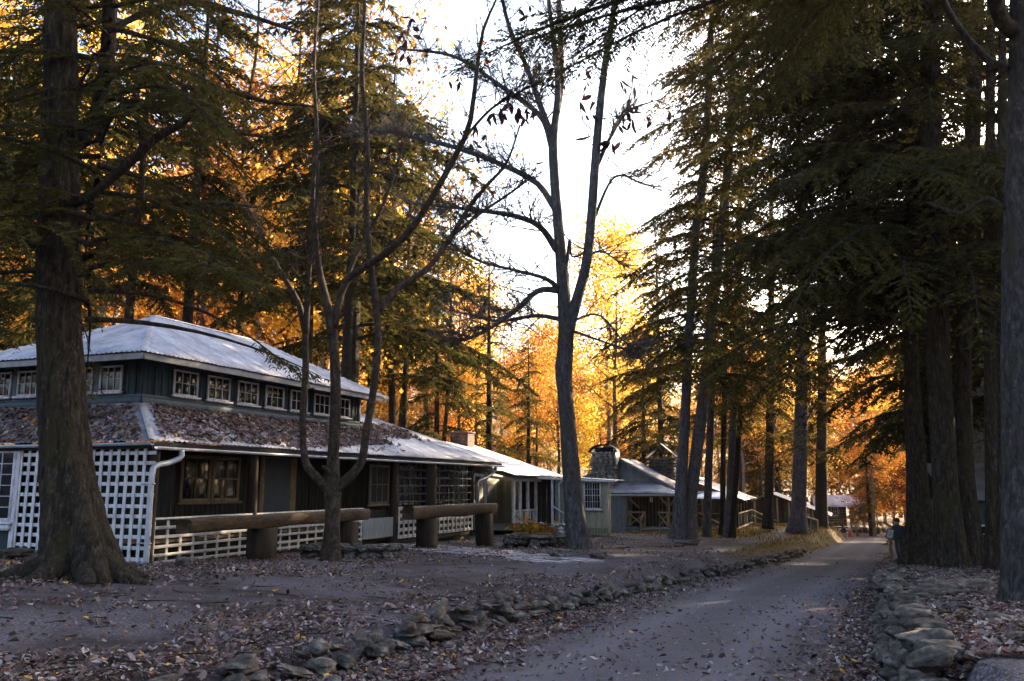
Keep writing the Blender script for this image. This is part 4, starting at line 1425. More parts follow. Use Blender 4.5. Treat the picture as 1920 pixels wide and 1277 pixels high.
for i in range(13):
    w_ = 1.2 - i * .62
    q = D6.w(-3 + .1 * math.sin(i), w_, 0)
    rock(lw, (q.x, q.y, gz(q.x, q.y) + .3), .75, .6, random.uniform(.8, 1.25), None)

# green house half hidden by the trunks on the right
gp = G(1868, 33)
GF = Frame(az=8, orig=Vector((gp.x, gp.y, 0)))
gh = thing('house', gp, 'dark green house with a white framed window half hidden behind the right trunks', 'house')
g0 = gp.z
planks(gh, 'green_board', 'w', 0, (1.0, -4.5), (g0 - .2, g0 + 2.3), .22, GF)
planks(gh, 'green_board', 'u', 1.0, (0, 6), (g0 - .2, g0 + 2.3), .3, GF)
window(gh, GF.w(-.02, .45, g0 + 1.05), np.array(GF.E), -np.array(GF.D), .55, .7, 1, 2, 'white', .07, .03)
window(gh, GF.w(-.02, -1.6, g0 + 1.25), np.array(GF.E), -np.array(GF.D), .9, 1.1, 2, 2, 'white', .08, .03)
roof(gh, 'shingle_roof', GF.w(-.5, 1.6, g0 + 2.3), GF.w(-.5, -5, g0 + 2.3), np.array(GF.D) * .9 + AZZ * .43, [(0, 3.4), (6.6, 3.4)], .8, .2, .012)

# ------------------------------------------------------------------ tree building blocks
def trunk_mesh(ctrl, n=30, sides=18, flare=0.8, wob=0.06, mb=None, ridge=0.0):
    """Tapered trunk through control rows (x, y, z, radius) with root flare at its foot."""
    p = curve_pts(ctrl, n)
    r = np.maximum(p[:, 3], .004)
    ang = np.linspace(0, 2 * PI, sides, endpoint=False)
    h = np.linalg.norm(p[:, :3] - p[0, :3], axis=1)
    lob = .55 + .45 * np.cos(ang * 5 + RNG.uniform(0, 6)) + .3 * np.cos(ang * 3 + RNG.uniform(0, 6))
    fl = 1 + flare * np.exp(-h / (2.2 * r[0] + .05))[:, None] * np.clip(lob, 0, 2)[None]
    if ridge:
        A_, H_ = np.meshgrid(ang, h)
        k_ = sides / 6.0
        rg = vnoise(np.cos(A_) * k_ * .55 + 7, np.sin(A_) * k_ * .55 + H_ * .9, 1.0, 5) + .6 * vnoise(np.cos(A_) * k_ * 1.1, np.sin(A_) * k_ * 1.1 + H_ * 2.3, 1.0, 6)
        fl = fl * (1 + ridge * rg)
    mb = mb or MB()
    mb.tube(p[:, :3], r, sides, True, wob, fl)
    return mb, p


def limb(mb, ctrl, n=16, sides=6, wob=.05):
    p = curve_pts(ctrl, n)
    mb.tube(p[:, :3], np.maximum(p[:, 3], .004), sides, True, wob)
    return p


def twiggery(mb, path, rng, count, length, r0=.012, start=.15, up=.2, depth=1, gap=None):
    """Fine bare twigs growing out of a branch path; returns the twig tips."""
    tips = []
    n = len(path)
    for _ in range(count):
        s = rng.uniform(start, 1)
        i = min(int(s * (n - 1)), n - 2)
        o = path[i, :3]
        t = path[i + 1, :3] - path[i, :3]
        t = t / (np.linalg.norm(t) + 1e-9)
        d = t * rng.uniform(.3, 1.0) + rng.normal(0, .55, 3) + np.array([0, 0, up])
        d /= np.linalg.norm(d)
        L = length * rng.uniform(.4, 1.2) * (1.2 - .6 * s)
        bend = rng.normal(0, .25, 3)
        q = np.linspace(0, 1, 6)[:, None]
        pts = o + d * L * q + bend * L * q ** 2
        rr = np.linspace(r0, r0 * .3, 6)
        mb.tube(pts, rr, 3, False)
        tips.append(pts[-1])
        if depth > 0:
            sub = np.c_[pts, rr]
            tips += twiggery(mb, sub, rng, max(2, int(count * .22)), length * .45, r0 * .55, .2, up, depth - 1)
    return tips


def nrm(v):
    return v / (np.linalg.norm(v, axis=-1, keepdims=True) + 1e-9)


def conifer(seed, H, z0, Lmax, nb, sp_len, sp_w, tw_step, sp_step, droop=.38, rise=.18, shape=.8, trim=1.0, base=(0, 0, 0), lean=(0, 0), phis=None, quad=True, dead=0, twmax=1.6, zpow=1.0, lv=(.62, 1.12)):
    """Hemlock crown: drooping boughs with flat sprays. Returns (limb mesh builder, spray V, spray faces, tone)."""
    r = np.random.default_rng(seed)
    lm = MB()
    TO, TD, TL = [], [], []
    for b in range(nb):
        f = ((b + r.uniform(0, 1)) / nb) ** zpow
        z = z0 + (H - z0) * f
        L = Lmax * (.93 * (1 - f) ** shape + .07) * r.uniform(*lv)
        phi = 2.39996 * b + r.normal(0, .5) if phis is None else r.uniform(*phis)
        if lv[0] < .5:
            z = z0 + (H - z0) * min(.995, max(0, f + r.normal(0, .035)))
            L *= 1 + .4 * math.cos(phi - 1.3 * z) * math.sin(.9 * z + seed)
            L = max(L, .4)
        n = 10
        s = np.linspace(0, 1, n)
        ph = phi + r.normal(0, .18) * s + r.normal(0, .2) * s ** 2
        rise_, dr = rise + r.normal(0, .07), droop * r.uniform(.6, 1.4)
        pts = np.c_[np.cumsum(np.r_[0, np.cos(ph[1:])]) * L / (n - 1), np.cumsum(np.r_[0, np.sin(ph[1:])]) * L / (n - 1), L * (rise_ * s - dr * s ** 2)]
        pts += np.array([base[0] + lean[0] * (z - base[2]), base[1] + lean[1] * (z - base[2]), z])
        lm.tube(pts, np.linspace(.012 + .010 * L, .006, n), 5, False, .05)
        st = np.arange(.10 + .1 * r.uniform(), 1.0, tw_step / L)
        if b < dead:
            st = st[st > .75]
        for side in (-1, 1):
            q = np.clip(st + r.uniform(-.3, .3, len(st)) * tw_step / L, 0, 1)
            if not len(q):
                continue
            o = np.c_[[np.interp(q, s, pts[:, k]) for k in range(3)]].T
            i = np.minimum((q * (n - 1)).astype(int), n - 2)
            t = nrm(pts[i + 1] - pts[i])
            perp = nrm(np.c_[-t[:, 1], t[:, 0], np.zeros(len(t))]) * side
            d = nrm(t * r.uniform(.4, .8, (len(q), 1)) + perp * .85 + np.c_[np.zeros(len(q)), np.zeros(len(q)), r.normal(-.26, .24, len(q))])
            TO.append(o)
            TD.append(d)
            TL.append(np.clip((.40 * L * (1 - q) + .28) * r.uniform(.55, 1.15, len(q)), .2, twmax))
        TO.append(pts[-1:])
        TD.append(nrm(pts[-1:] - pts[-2:-1]))
        TL.append(np.array([.4]))
    TO, TD, TL = np.concatenate(TO), np.concatenate(TD), np.concatenate(TL)
    for o, d, l in zip(TO[::1], TD[::1], TL[::1]):
        if l > .55:
            e = o + d * l - np.array([0, 0, .16 * l * l])
            m_ = o + d * l * .5 - np.array([0, 0, .04 * l * l])
            lm.tube([o, m_, e], [.007, .005, .003], 3, False)
    cnt = np.maximum(2, (TL / sp_step).astype(int)) * 2
    idx = np.repeat(np.arange(len(TL)), cnt)
    k = np.arange(len(idx)) - np.repeat(np.cumsum(cnt) - cnt, cnt)
    q = (k // 2 + r.uniform(0, 1, len(idx))) / (cnt[idx] / 2)
    side = np.where(k % 2 == 0, 1, -1)
    d = TD[idx]
    o = TO[idx] + d * (TL[idx] * q)[:, None]
    o[:, 2] -= .16 * (TL[idx] * q) ** 2
    perp = nrm(np.c_[-d[:, 1], d[:, 0], np.zeros(len(d))]) * side[:, None]
    sd = nrm(d * r.uniform(.5, 1.1, (len(d), 1)) + perp * .75 + r.normal(0, .22, d.shape) - np.array([0, 0, .22]))
    up = nrm(np.array([0, 0, 1.0]) + r.normal(0, .85, d.shape))
    wv = nrm(np.cross(sd, up)) * sp_w * .5
    L = sp_len * r.uniform(.55, 1.25, len(d)) * (1 - .35 * q)
    tip = o + sd * L[:, None]
    if quad:
        md = o + sd * (L * .4)[:, None]
        V = np.stack([o, md + wv, tip, md - wv], 1).reshape(-1, 3)
        Fc = np.arange(len(o) * 4).reshape(-1, 4)
    else:
        V = np.stack([o + wv, tip, o - wv], 1).reshape(-1, 3)
        Fc = np.arange(len(o) * 3).reshape(-1, 3)
    return lm, V, Fc


def broadleaf(seed, H, z0, rad, nlimb, nleaf, size, tall=1.0, r0=.22, lean=0.0):
    """Autumn tree: trunk and forking limbs (one mesh), leaves in clumps (another)."""
    r = np.random.default_rng(seed)
    mb = MB()
    ctrl = [(0, 0, -.4, r0 * 1.15)]
    lx, ly = r.normal(0, lean + .01, 2)
    for k in range(1, 7):
        f = k / 6
        ctrl.append((lx * H * f + r.normal(0, .1), ly * H * f + r.normal(0, .1), H * f * .96, r0 * (1 - .85 * f)))
    p = curve_pts(ctrl, 22)
    mb.tube(p[:, :3], p[:, 3], 7, True, .08)
    tips = []
    for k in range(nlimb):
        f = (k + r.uniform()) / nlimb
        z = z0 + (H - z0) * f * .95
        i = int(np.clip(np.searchsorted(p[:, 2], z), 0, len(p) - 1))
        o = p[i, :3]
        phi = 2.4 * k + r.normal(0, .5)
        L = rad * (.35 + .75 * math.sin(PI * min(1, f * .8 + .22))) * r.uniform(.7, 1.15)
        d = np.array([math.cos(phi), math.sin(phi), r.uniform(.15, .75)])
        q = np.linspace(0, 1, 6)[:, None]
        pts = o + d * L * q + np.array([0, 0, .25 * L]) * q ** 2 + r.normal(0, .06 * L, 3) * q ** 2
        mb.tube(pts, np.linspace(max(.02, p[i, 3] * .45), .012, 6), 4, False)
        for m in range(7):
            a = pts[r.integers(2, 6)]
            e = a + r.normal(0, .32 * L, 3) + np.array([0, 0, .1 * L])
            mb.tube([a, (a + e) / 2 + r.normal(0, .05, 3), e], [.014, .010, .005], 3, False)
            tips.append(e)
            tips.append((a + e) / 2)
        tips.append(pts[-1])
    tips = np.array(tips)
    w = r.dirichlet(np.full(len(tips), .45))
    idx = r.choice(len(tips), nleaf, p=w)
    o = tips[idx] + r.normal(0, 1, (nleaf, 3)) * np.array([.62, .62, .42]) * (rad / 3.6)
    a = nrm(r.normal(0, 1, (nleaf, 3)) + np.array([0, 0, -.4]))
    b = nrm(np.cross(a, r.normal(0, 1, (nleaf, 3))))
    s = size * r.uniform(.6, 1.3, (nleaf, 1))
    V = np.stack([o, o + a * s * .5 + b * s * .36, o + a * s, o + a * s * .5 - b * s * .36], 1).reshape(-1, 3)
    ct = r.normal(.5, .16, len(tips))[idx] + r.normal(0, .12, nleaf)
    return mb, V, np.arange(nleaf * 4).reshape(-1, 4), np.repeat(np.clip(ct, 0, 1), 4)


def place(name, p, label, cat, group, parts, rz=0.0, sc=1.0, tilt=(0, 0)):
    """A tree thing at p whose parts share the given meshes."""
    t = thing(name, p, label, cat, group)
    t.rotation_euler = (tilt[0], tilt[1], rz)
    t.scale = (sc, sc, sc)
    for nm, me in parts:
        o = bpy.data.objects.new(nm, me)
        COL.objects.link(o)
        o.parent = t
    return t


def data_of(mb, name, mat, smooth=True):
    return mesh_from(name, np.concatenate(mb.v), mb.f, mat, smooth, np.concatenate(mb.t))


def px_ctrl(rows, y):
    """Control rows (column, row, half width in pixels, extra distance) at distance y -> (x, y, z, radius)."""
    out = []
    for r_ in rows:
        dy = r_[3] if len(r_) > 3 else 0
        p = P(r_[0], r_[1], y + dy)
        t = (y + dy) / ray(r_[0], r_[1]).y
        out.append((p.x, p.y, p.z, r_[2] * t))
    return out


# ------------------------------------------------------------------ left foreground hemlock
ctrl = px_ctrl([(148, 1098, 60), (148, 1060, 52), (138, 980, 45), (127, 900, 42), (118, 780, 39), (112, 650, 37), (110, 500, 36), (112, 350, 34), (113, 200, 30), (114, 0, 28), (116, -300, 22), (120, -900, 8)], 14)
p0 = Vector(ctrl[0][:3])
left = thing('hemlock_tree', (p0.x, p0.y, gz(p0.x, p0.y)), 'thick hemlock trunk with flared roots standing in front of the white lattice at left', 'tree')
mb, path = trunk_mesh(ctrl, 170, 84, .75, .03, ridge=.11)
for a, ln in ((-.3, 1.25), (.5, .9), (1.4, .8), (2.6, 1.1), (3.5, 1.2), (4.4, 1.0), (5.3, 1.1)):
    d = np.array([math.cos(a), math.sin(a)])
    pts = []
    for s in np.linspace(0, 1, 8):
        xy = np.array([p0.x, p0.y]) + d * (.3 + ln * s)
        pts.append((xy[0], xy[1], gz(*xy) + .30 * (1 - s) ** 2 - .05 * s, .19 * (1 - s) + .035))
    limb(mb, pts, 14, 10, .1)
mb.build('trunk', M['bark_dark'], left, True)
for rows in ([(118, 382, 9), (160, 374, 8, -.3), (203, 340, 8, -.5), (245, 302, 9, -.8), (296, 256, 8, -1), (342, 232, 6, -1.2), (366, 206, 4, -1.3)],
             [(120, 280, 14), (165, 250, 13, .2), (190, 180, 13, .4), (202, 100, 13, .5), (206, 0, 13, .6), (210, -150, 10, .6)],
             [(265, 290, 4, -.8), (262, 240, 4, -.8), (255, 200, 4, -.8), (250, 160, 3, -.8)],
             [(268, 300, 4, -.8), (268, 340, 3, -.8), (270, 380, 2, -.8)],
             [(90, 468, 6), (60, 458, 6, -.4), (20, 442, 6, -.9), (-40, 430, 5, -1.4)],
             [(90, 410, 3), (50, 405, 3, .3), (0, 403, 3, .8), (-60, 400, 3, 1.2)],
             [(180, 265, 5), (240, 190, 5, .5), (330, 210, 5, 1), (430, 245, 4, 1.6), (520, 260, 3, 2.2)],
             [(190, 150, 5), (260, 110, 5, .5), (340, 160, 5, 1), (420, 170, 4, 1.8), (500, 190, 4, 2.4), (590, 200, 2, 3)],
             [(200, 60, 6), (280, 20, 6, .5), (350, 5, 6, 1), (450, 25, 5, 1.6), (560, 60, 3, 2.4)],
             [(140, 420, 5), (220, 400, 5, .5), (300, 385, 5, 1.1), (400, 380, 4, 2), (480, 388, 3, 3)]):
    lb = MB()
    limb(lb, px_ctrl(rows, 14), 18, 8)
    lb.build('branch', M['bark_dark'], left, True)
r_ = np.random.default_rng(3)
for rows in ([(85, 260, 2), (60, 270, 2, -.6), (30, 300, 1.5, -1), (0, 330, 1, -1.4)], [(140, 170, 2), (180, 150, 1.5, -.5), (240, 140, 1, -1)], [(100, 560, 2), (150, 600, 2, -1), (170, 660, 1, -1.3)], [(85, 150, 2), (40, 170, 2, -.5), (0, 190, 1, -1)]):
    lb = MB()
    pth = limb(lb, px_ctrl(rows, 14), 12, 4)
    twiggery(lb, pth, r_, 8, .5, .005)
    lb.build('branch', M['bark_dark'], left, True)
lm, V, Fc = conifer(11, 13.5, 2.7, 4.7, 66, .17, .032, .14, .058, .42, .14, .35, base=(p0.x - .25, p0.y, 2), dead=5, twmax=1.3)
lbo = lm.build('branch', M['bark_dark'], left, True)
b = MB()
b.add(V, Fc)
lco = b.build('crown', M['needles'], left)
place('hemlock_tree', (-14.5, 15.5, gz(-14.5, 15.5)), 'hemlock whose boughs hang in at the far left edge of the view', 'tree', None, (('branch', lbo.data), ('crown', lco.data)), 1.1, 1.15)

# ------------------------------------------------------------------ three-stemmed tree before the porch
multi = thing('bare_tree', G(622, 20.5), 'smooth-barked tree that splits into three bent stems in front of the clubhouse porch', 'tree')
mb, path = trunk_mesh(px_ctrl([(622, 1062, 17), (622, 1030, 15), (624, 970, 13.5), (624, 920, 15), (625, 860, 11), (629, 770, 10.5), (628, 690, 9.5), (624, 625, 9)], 20.5), 26, 18, .55, .05)
limb(mb, px_ctrl([(622, 925, 11), (600, 902, 9, -.1), (578, 878, 8, -.2), (570, 848, 7, -.2), (568, 780, 6.5, -.2), (573, 700, 6.5), (572, 620, 6)], 20.5), 22, 12)
limb(mb, px_ctrl([(628, 918, 11), (655, 895, 9.5, -.15), (678, 865, 8, -.2), (686, 815, 7.5, -.3), (699, 740, 7, -.3), (709, 650, 6.5, -.2), (706, 575, 6)], 20.5), 22, 12)
limb(mb, px_ctrl([(622, 895, 5), (612, 880, 4, -.3), (606, 875, 3, -.5)], 20.5), 5, 8)
mb.build('trunk', M['bark_smooth'], multi, True)
paths = []
for rows in ([(573, 625, 7), (560, 570, 5.5), (535, 525, 5), (507, 480, 4, .3), (496, 450, 3.5, .4), (470, 400, 2, .8), (450, 360, 1.2, 1)],
             [(573, 625, 7), (577, 560, 5, -.2), (582, 480, 4, -.4), (592, 400, 3, -.6), (598, 300, 2, -.8)],
             [(624, 630, 10), (613, 570, 8), (598, 505, 6.5), (590, 430, 5.5), (586, 360, 5), (594, 250, 4), (589, 120, 3), (600, -40, 2)],
             [(626, 615, 8), (640, 548, 7), (662, 515, 7), (720, 478, 7, -.5), (770, 430, 6.5, -.8), (810, 370, 6, -1), (850, 300, 5.5, -1.2), (880, 235, 5, -1.4), (892, 150, 4, -1.5), (905, 60, 3, -1.6), (930, 0, 2, -1.6)],
             [(706, 580, 7), (696, 500, 6), (687, 400, 5.5), (689, 270, 5), (679, 140, 4), (684, 0, 3), (676, -100, 2)],
             [(708, 588, 6.5), (740, 545, 6, .3), (800, 505, 5.5, .7), (842, 450, 5, 1), (880, 388, 4.5, 1.2), (915, 345, 3.5, 1.5), (950, 305, 2.5, 1.8), (975, 235, 1.5, 2)],
             [(868, 262, 3, -1.4), (920, 205, 2.5, -1.5), (970, 175, 2, -1.6), (1020, 150, 1.2, -1.7)],
             [(640, 548, 5), (672, 470, 4, .4), (720, 380, 3.5, .8), (760, 262, 2.5, 1.2)],
             [(850, 440, 3, 1.0), (900, 400, 3, 1.0), (960, 360, 2, 1.2), (1000, 330, 1.3, 1.4)]):
    bb = MB()
    pth = limb(bb, px_ctrl(rows, 20.5), 22, 8)
    twiggery(bb, pth, r_, 30, 1.1, .016, .3, .25)
    bb.build('branch', M['bark_smooth'], multi, True)
    paths.append(pth)

# ------------------------------------------------------------------ forked tree in the middle with big hanging leaves
fork = thing('bare_tree', G(1082, 29), 'tall bare forked tree with a few big dark hanging leaves mid lawn', 'tree')
mb, path = trunk_mesh(px_ctrl([(1084, 1036, 21), (1082, 1010, 19), (1075, 940, 17), (1068, 850, 16), (1060, 740, 14.5), (1057, 690, 16), (1060, 650, 15), (1061, 610, 14), (1056, 540, 12), (1050, 460, 10), (1043, 380, 9), (1037, 290, 8.5), (1039, 235, 8)], 29), 90, 36, .5, .04, ridge=.10)
limb(mb, px_ctrl([(1062, 640, 11), (1078, 575, 10.5, -.2), (1098, 500, 9.5, -.4), (1108, 420, 9, -.5), (1115, 320, 8.5, -.6), (1124, 210, 7.5, -.7), (1136, 110, 6.5, -.8), (1150, 25, 5.5, -.9), (1162, -70, 4, -1)], 29), 34, 12)
mb.build('trunk', M['bark_grey'], fork, True)
tips3 = []
rr_ = np.random.default_rng(9)
for rows, tw in (([(1039, 245, 7.5), (1046, 170, 6), (1040, 90, 5), (1030, 10, 4), (1024, -80, 3)], 12),
                 ([(1039, 240, 6), (1052, 160, 5.5, .4), (1050, 60, 5, .6), (1046, -60, 4, .8)], 10),
                 ([(1037, 260, 6), (1012, 195, 5.5, -.4), (985, 120, 4.5, -.6), (955, 50, 4, -.8), (935, -30, 3, -1)], 14),
                 ([(1045, 470, 7), (1012, 425, 5.5, -.5), (965, 405, 5, -1), (900, 395, 4, -1.6), (840, 388, 3, -2), (760, 380, 2, -2.4)], 16),
                 ([(1040, 390, 7), (1005, 342, 5.5, .4), (935, 306, 5, 1), (865, 280, 4.5, 1.6), (795, 262, 4, 2), (720, 246, 3, 2.4), (660, 252, 1.5, 2.8)], 20),
                 ([(1036, 285, 6), (1018, 225, 5, .5), (980, 190, 4.5, .9), (930, 155, 4, 1.3), (880, 120, 3.5, 1.7), (830, 100, 3, 2), (750, 92, 2, 2.4)], 18),
                 ([(1052, 545, 6), (1022, 522, 4, -.5), (962, 506, 3, -1), (900, 490, 2.5, -1.5), (846, 460, 1.3, -2)], 10),
                 ([(1052, 545, 7), (1010, 545, 5.5, -.6), (972, 578, 5, -1), (930, 608, 4, -1.5), (880, 634, 3, -2), (838, 642, 1.5, -2.3)], 14),
                 ([(1058, 600, 5), (1005, 592, 4, .5), (935, 602, 3, 1), (880, 590, 2, 1.5), (820, 575, 1, 2)], 12),
                 ([(1106, 430, 3.5, -.5), (1150, 334, 2.2, -.3), (1200, 342, 1.6), (1245, 360, 1, .3)], 8),
                 ([(1116, 318, 4.5, -.6), (1146, 255, 3.2, -.4), (1180, 208, 2.2), (1240, 185, 1, .4)], 10),
                 ([(1098, 480, 2.5, -.4), (1130, 472, 1.8), (1172, 500, 1, .4)], 6),
                 ([(1062, 500, 3), (1068, 450, 2.6, -.3), (1072, 480, 2, -.5), (1090, 478, 2, -.6)], 2),
                 ([(1056, 610, 3), (1120, 590, 2, -.5), (1170, 640, 1.3, -.8), (1210, 660, .8, -1)], 8),
                 ([(1072, 620, 3), (1130, 640, 2, .4), (1180, 655, 1.3, .7), (1240, 640, .8, 1)], 8)):
    bb = MB()
    pth = limb(bb, px_ctrl(rows, 29), 20, 8)
    tips3 += twiggery(bb, pth, rr_, int(tw * 3.0), 1.8, .026, .2, .25)
    bb.build('branch', M['bark_grey'], fork, True)
TP = np.array(tips3)
TF = TP[:, 1] * CP + TP[:, 2] * SP
TPX = 960 + F * TP[:, 0] / TF
TPY = 638.5 - F * (-TP[:, 1] * SP + TP[:, 2] * CP) / TF
lme = []
for k in range(4):
    q = np.linspace(0, 1, 6)
    wdt = np.array([.02, .16, .21, .18, .10, .0]) * (.9 + .1 * k)
    V, fc = [], []
    for i, (s_, w_) in enumerate(zip(q, wdt)):
        bend = .12 * s_ * s_ * (1 + .5 * k)
        V += [(-w_, bend + .05, -s_), (0, bend, -s_), (w_, bend + .06 + .02 * k, -s_)]
    for i in range(5):
        fc += [(3 * i, 3 * i + 1, 3 * i + 4, 3 * i + 3), (3 * i + 1, 3 * i + 2, 3 * i + 5, 3 * i + 4)]
    lme.append(mesh_from('big_leaf', np.array(V), [np.array(fc)], M['big_leaf'], False))
for (cx, cy, n, sx, sy) in ((960, 210, 26, 26, 10), (1000, 215, 10, 14, 10), (1085, 205, 16, 26, 12), (1200, 228, 16, 24, 12), (890, 262, 9, 22, 14), (1170, 155, 6, 24, 8), (1100, 290, 5, 20, 10), (1150, 262, 8, 20, 10), (1075, 130, 4, 14, 8),
                            (1030, 130, 5, 22, 20), (730, 18, 18, 40, 14), (660, 50, 6, 12, 14), (1110, 30, 10, 40, 18), (1000, 30, 8, 40, 16), (845, 170, 3, 20, 10), (700, 90, 8, 26, 14)):
    for i in range(n):
        px_, py_ = RNG.normal(cx, sx), RNG.normal(cy, sy)
        t_ = int(np.argmin((TPX - px_) ** 2 + (TPY - py_) ** 2))
        q = Vector(tips3[t_]) + Vector((RNG.normal(0, .03), RNG.normal(0, .03), .02))
        TPX[t_] += 14
        s_ = RNG.uniform(.26, .5)
        link('leaf', lme[i % 4], fork, q, (RNG.normal(0, .5), RNG.normal(0, .5), RNG.uniform(0, 6.3)), (s_, s_, s_))

# ------------------------------------------------------------------ twin trunks beside the grey cabin
HB = {}
for key, args in dict(tall=(31, 24, 5.0, 5.2, 66, .34, .10, .2, .10), mid=(32, 17, 2.0, 4.4, 62, .30, .09, .2, .10), slim=(33, 18, 3.0, 2.8, 64, .28, .08, .2, .11), high=(34, 26, 10, 5.0, 52, .34, .10, .2, .10)).items():
    lm, V, Fc = conifer(*args, quad=False, lv=(.3, 1.2), shape=.6, droop=.45)
    H_ = args[1]
    trunk_mesh([(0, 0, -.5, .30), (0.02, 0, .4, .27), (.05, .03, H_ * .3, .22), (-.04, .05, H_ * .65, .13), (0, 0, H_, .02)], 22, 9, .5, .06, mb=lm)
    me_c = mesh_from('crown_' + key, V, [Fc], M['needles'], False)
    me_g = me_c.copy()
    me_g.materials[0] = M['needles_gold']
    HB[key] = (data_of(lm, 'trunk_' + key, M['bark_brown']), me_c, me_g)

twin = thing('tall_tree', G(1285, 41), 'pair of grey trunks leaning apart from one foot before the grey cabin porch', 'tree')
for rows in ([(1272, 1016, 16), (1275, 960, 12.5), (1279, 880, 10.5), (1286, 750, 9), (1294, 600, 8.5), (1304, 450, 7.5), (1318, 330, 8), (1330, 150, 6), (1340, -150, 3)],
             [(1289, 1016, 15, .2), (1293, 950, 12.5, .2), (1302, 880, 11.5, .2), (1318, 750, 10.5, .2), (1334, 600, 9.5, .2), (1350, 450, 8.5, .2), (1364, 320, 8, .2), (1374, 150, 6, .2), (1384, -150, 3, .2)]):
    mb, path = trunk_mesh(px_ctrl(rows, 41), 80, 30, .35, .04, ridge=.10)
    for k in range(12):
        i = RNG.integers(8, 30)
        o = path[i, :3]
        d = RNG.normal(0, 1, 3)
        d[2] = .2
        d = d / np.linalg.norm(d) * RNG.uniform(.3, 1.1)
        mb.tube([o, o + d * .5, o + d], [.03, .02, .008], 4, False)
    mb.build('trunk', M['bark_twin'], twin, True)
tb = G(1300, 41.2)
lm, V, Fc = conifer(41, 29, 5.0, 5.8, 130, .30, .09, .2, .10, .5, .12, .28, base=(tb.x + .3, tb.y, 0), lean=(.09, 0), quad=False)
lm.build('branch', M['bark_brown'], twin, True)
b = MB()
b.add(V, Fc)
b.build('crown', M['needles_gold'], twin)

# ------------------------------------------------------------------ big hemlocks on the right bank
RB = []
for (px0, y, hw, rows, label, sd) in (
        (1722, 29, 34, [(1724, 1064, 32), (1724, 1030, 25), (1723, 960, 20), (1717, 850, 17), (1709, 700, 13), (1707, 500, 12), (1709, 300, 11), (1712, 0, 10), (1718, -500, 8)], 'dark hemlock trunk on the right bank closest to the lane, beside the backpacker', 51),
        (1782, 25.2, 40, [(1786, 1082, 34), (1784, 1045, 27), (1777, 960, 22), (1770, 860, 21), (1763, 740, 20), (1757, 600, 20), (1750, 400, 18), (1745, 200, 18), (1742, -50, 15), (1736, -600, 8)], 'thickest hemlock trunk of the clump on the right bank, bark ridged at its foot', 52),
        (1835, 26.4, 30, [(1828, 1072, 28), (1824, 1045, 21), (1816, 960, 16), (1809, 860, 15), (1806, 740, 14), (1808, 560, 14), (1818, 380, 13), (1828, 180, 12), (1834, -50, 10), (1840, -600, 8)], 'dark hemlock trunk behind the thickest one on the right bank, leaning right higher up', 53)):
    base = G(px0, y)
    t = thing('hemlock_tree', base, label, 'tree')
    mb, path = trunk_mesh(px_ctrl(rows, y), 120, 60, .5, .04, ridge=.12)
    mb.build('trunk', M['bark_dark'], t, True)
    ph = (1.4, 5.2) if sd != 53 else (.2, 6.0)
    lm, V, Fc = conifer(sd, 25, 5.2 if sd == 51 else 4.8, 7.6 if sd == 51 else 7.2, 104, .24, .05, .18, .078, .5, .14, .34, base=(base.x - .5, y, 0), phis=ph, dead=6, twmax=1.9)
    lm.build('branch', M['bark_dark'], t, True)
    b = MB()
    b.add(V, Fc)
    b.build('crown', M['needles'], t)

# trunk at the right edge with boughs over the lane
base = G(1908, 11.5)
edge_t = thing('hemlock_tree', base, 'pale grey tree trunk filling the right edge of the view above the stone slabs', 'tree')
mb, path = trunk_mesh(px_ctrl([(1928, 1200, 56), (1922, 1120, 38), (1919, 1000, 34), (1917, 850, 33), (1914, 700, 33), (1914, 550, 31), (1917, 400, 30), (1922, 250, 29), (1924, 0, 27), (1915, -400, 22), (1905, -900, 8)], 11.5), 170, 84, .5, .03, ridge=.10)
mb.build('trunk', M['bark_edge'], edge_t, True)
for rows in ([(1905, 60, 16), (1880, 40, 14, -.2), (1868, 0, 14, -.4), (1860, -80, 12, -.6)], [(1890, 125, 7), (1850, 110, 7, .5), (1790, 40, 6, 1), (1760, -20, 5, 1.4)], [(1882, 390, 4), (1850, 372, 4, .4), (1800, 400, 3, 1), (1740, 380, 2, 1.5)], [(1885, 130, 4), (1840, 170, 4, .6), (1800, 160, 3, 1.2), (1750, 130, 2, 1.6)]):
    eb = MB()
    pth = limb(eb, px_ctrl(rows, 11.5), 16, 8)
    twiggery(eb, pth, r_, 8, .6, .006)
    eb.build('branch', M['bark_dark'], edge_t, True)
lm, V, Fc = conifer(57, 13, 7.3, 8.0, 44, .17, .032, .14, .055, .26, .14, .3, base=(base.x, base.y, 0), phis=(1.6, 4.2), dead=3, twmax=1.5)
lm.build('branch', M['bark_dark'], edge_t, True)
b = MB()
b.add(V, Fc)
b.build('crown', M['needles'], edge_t)

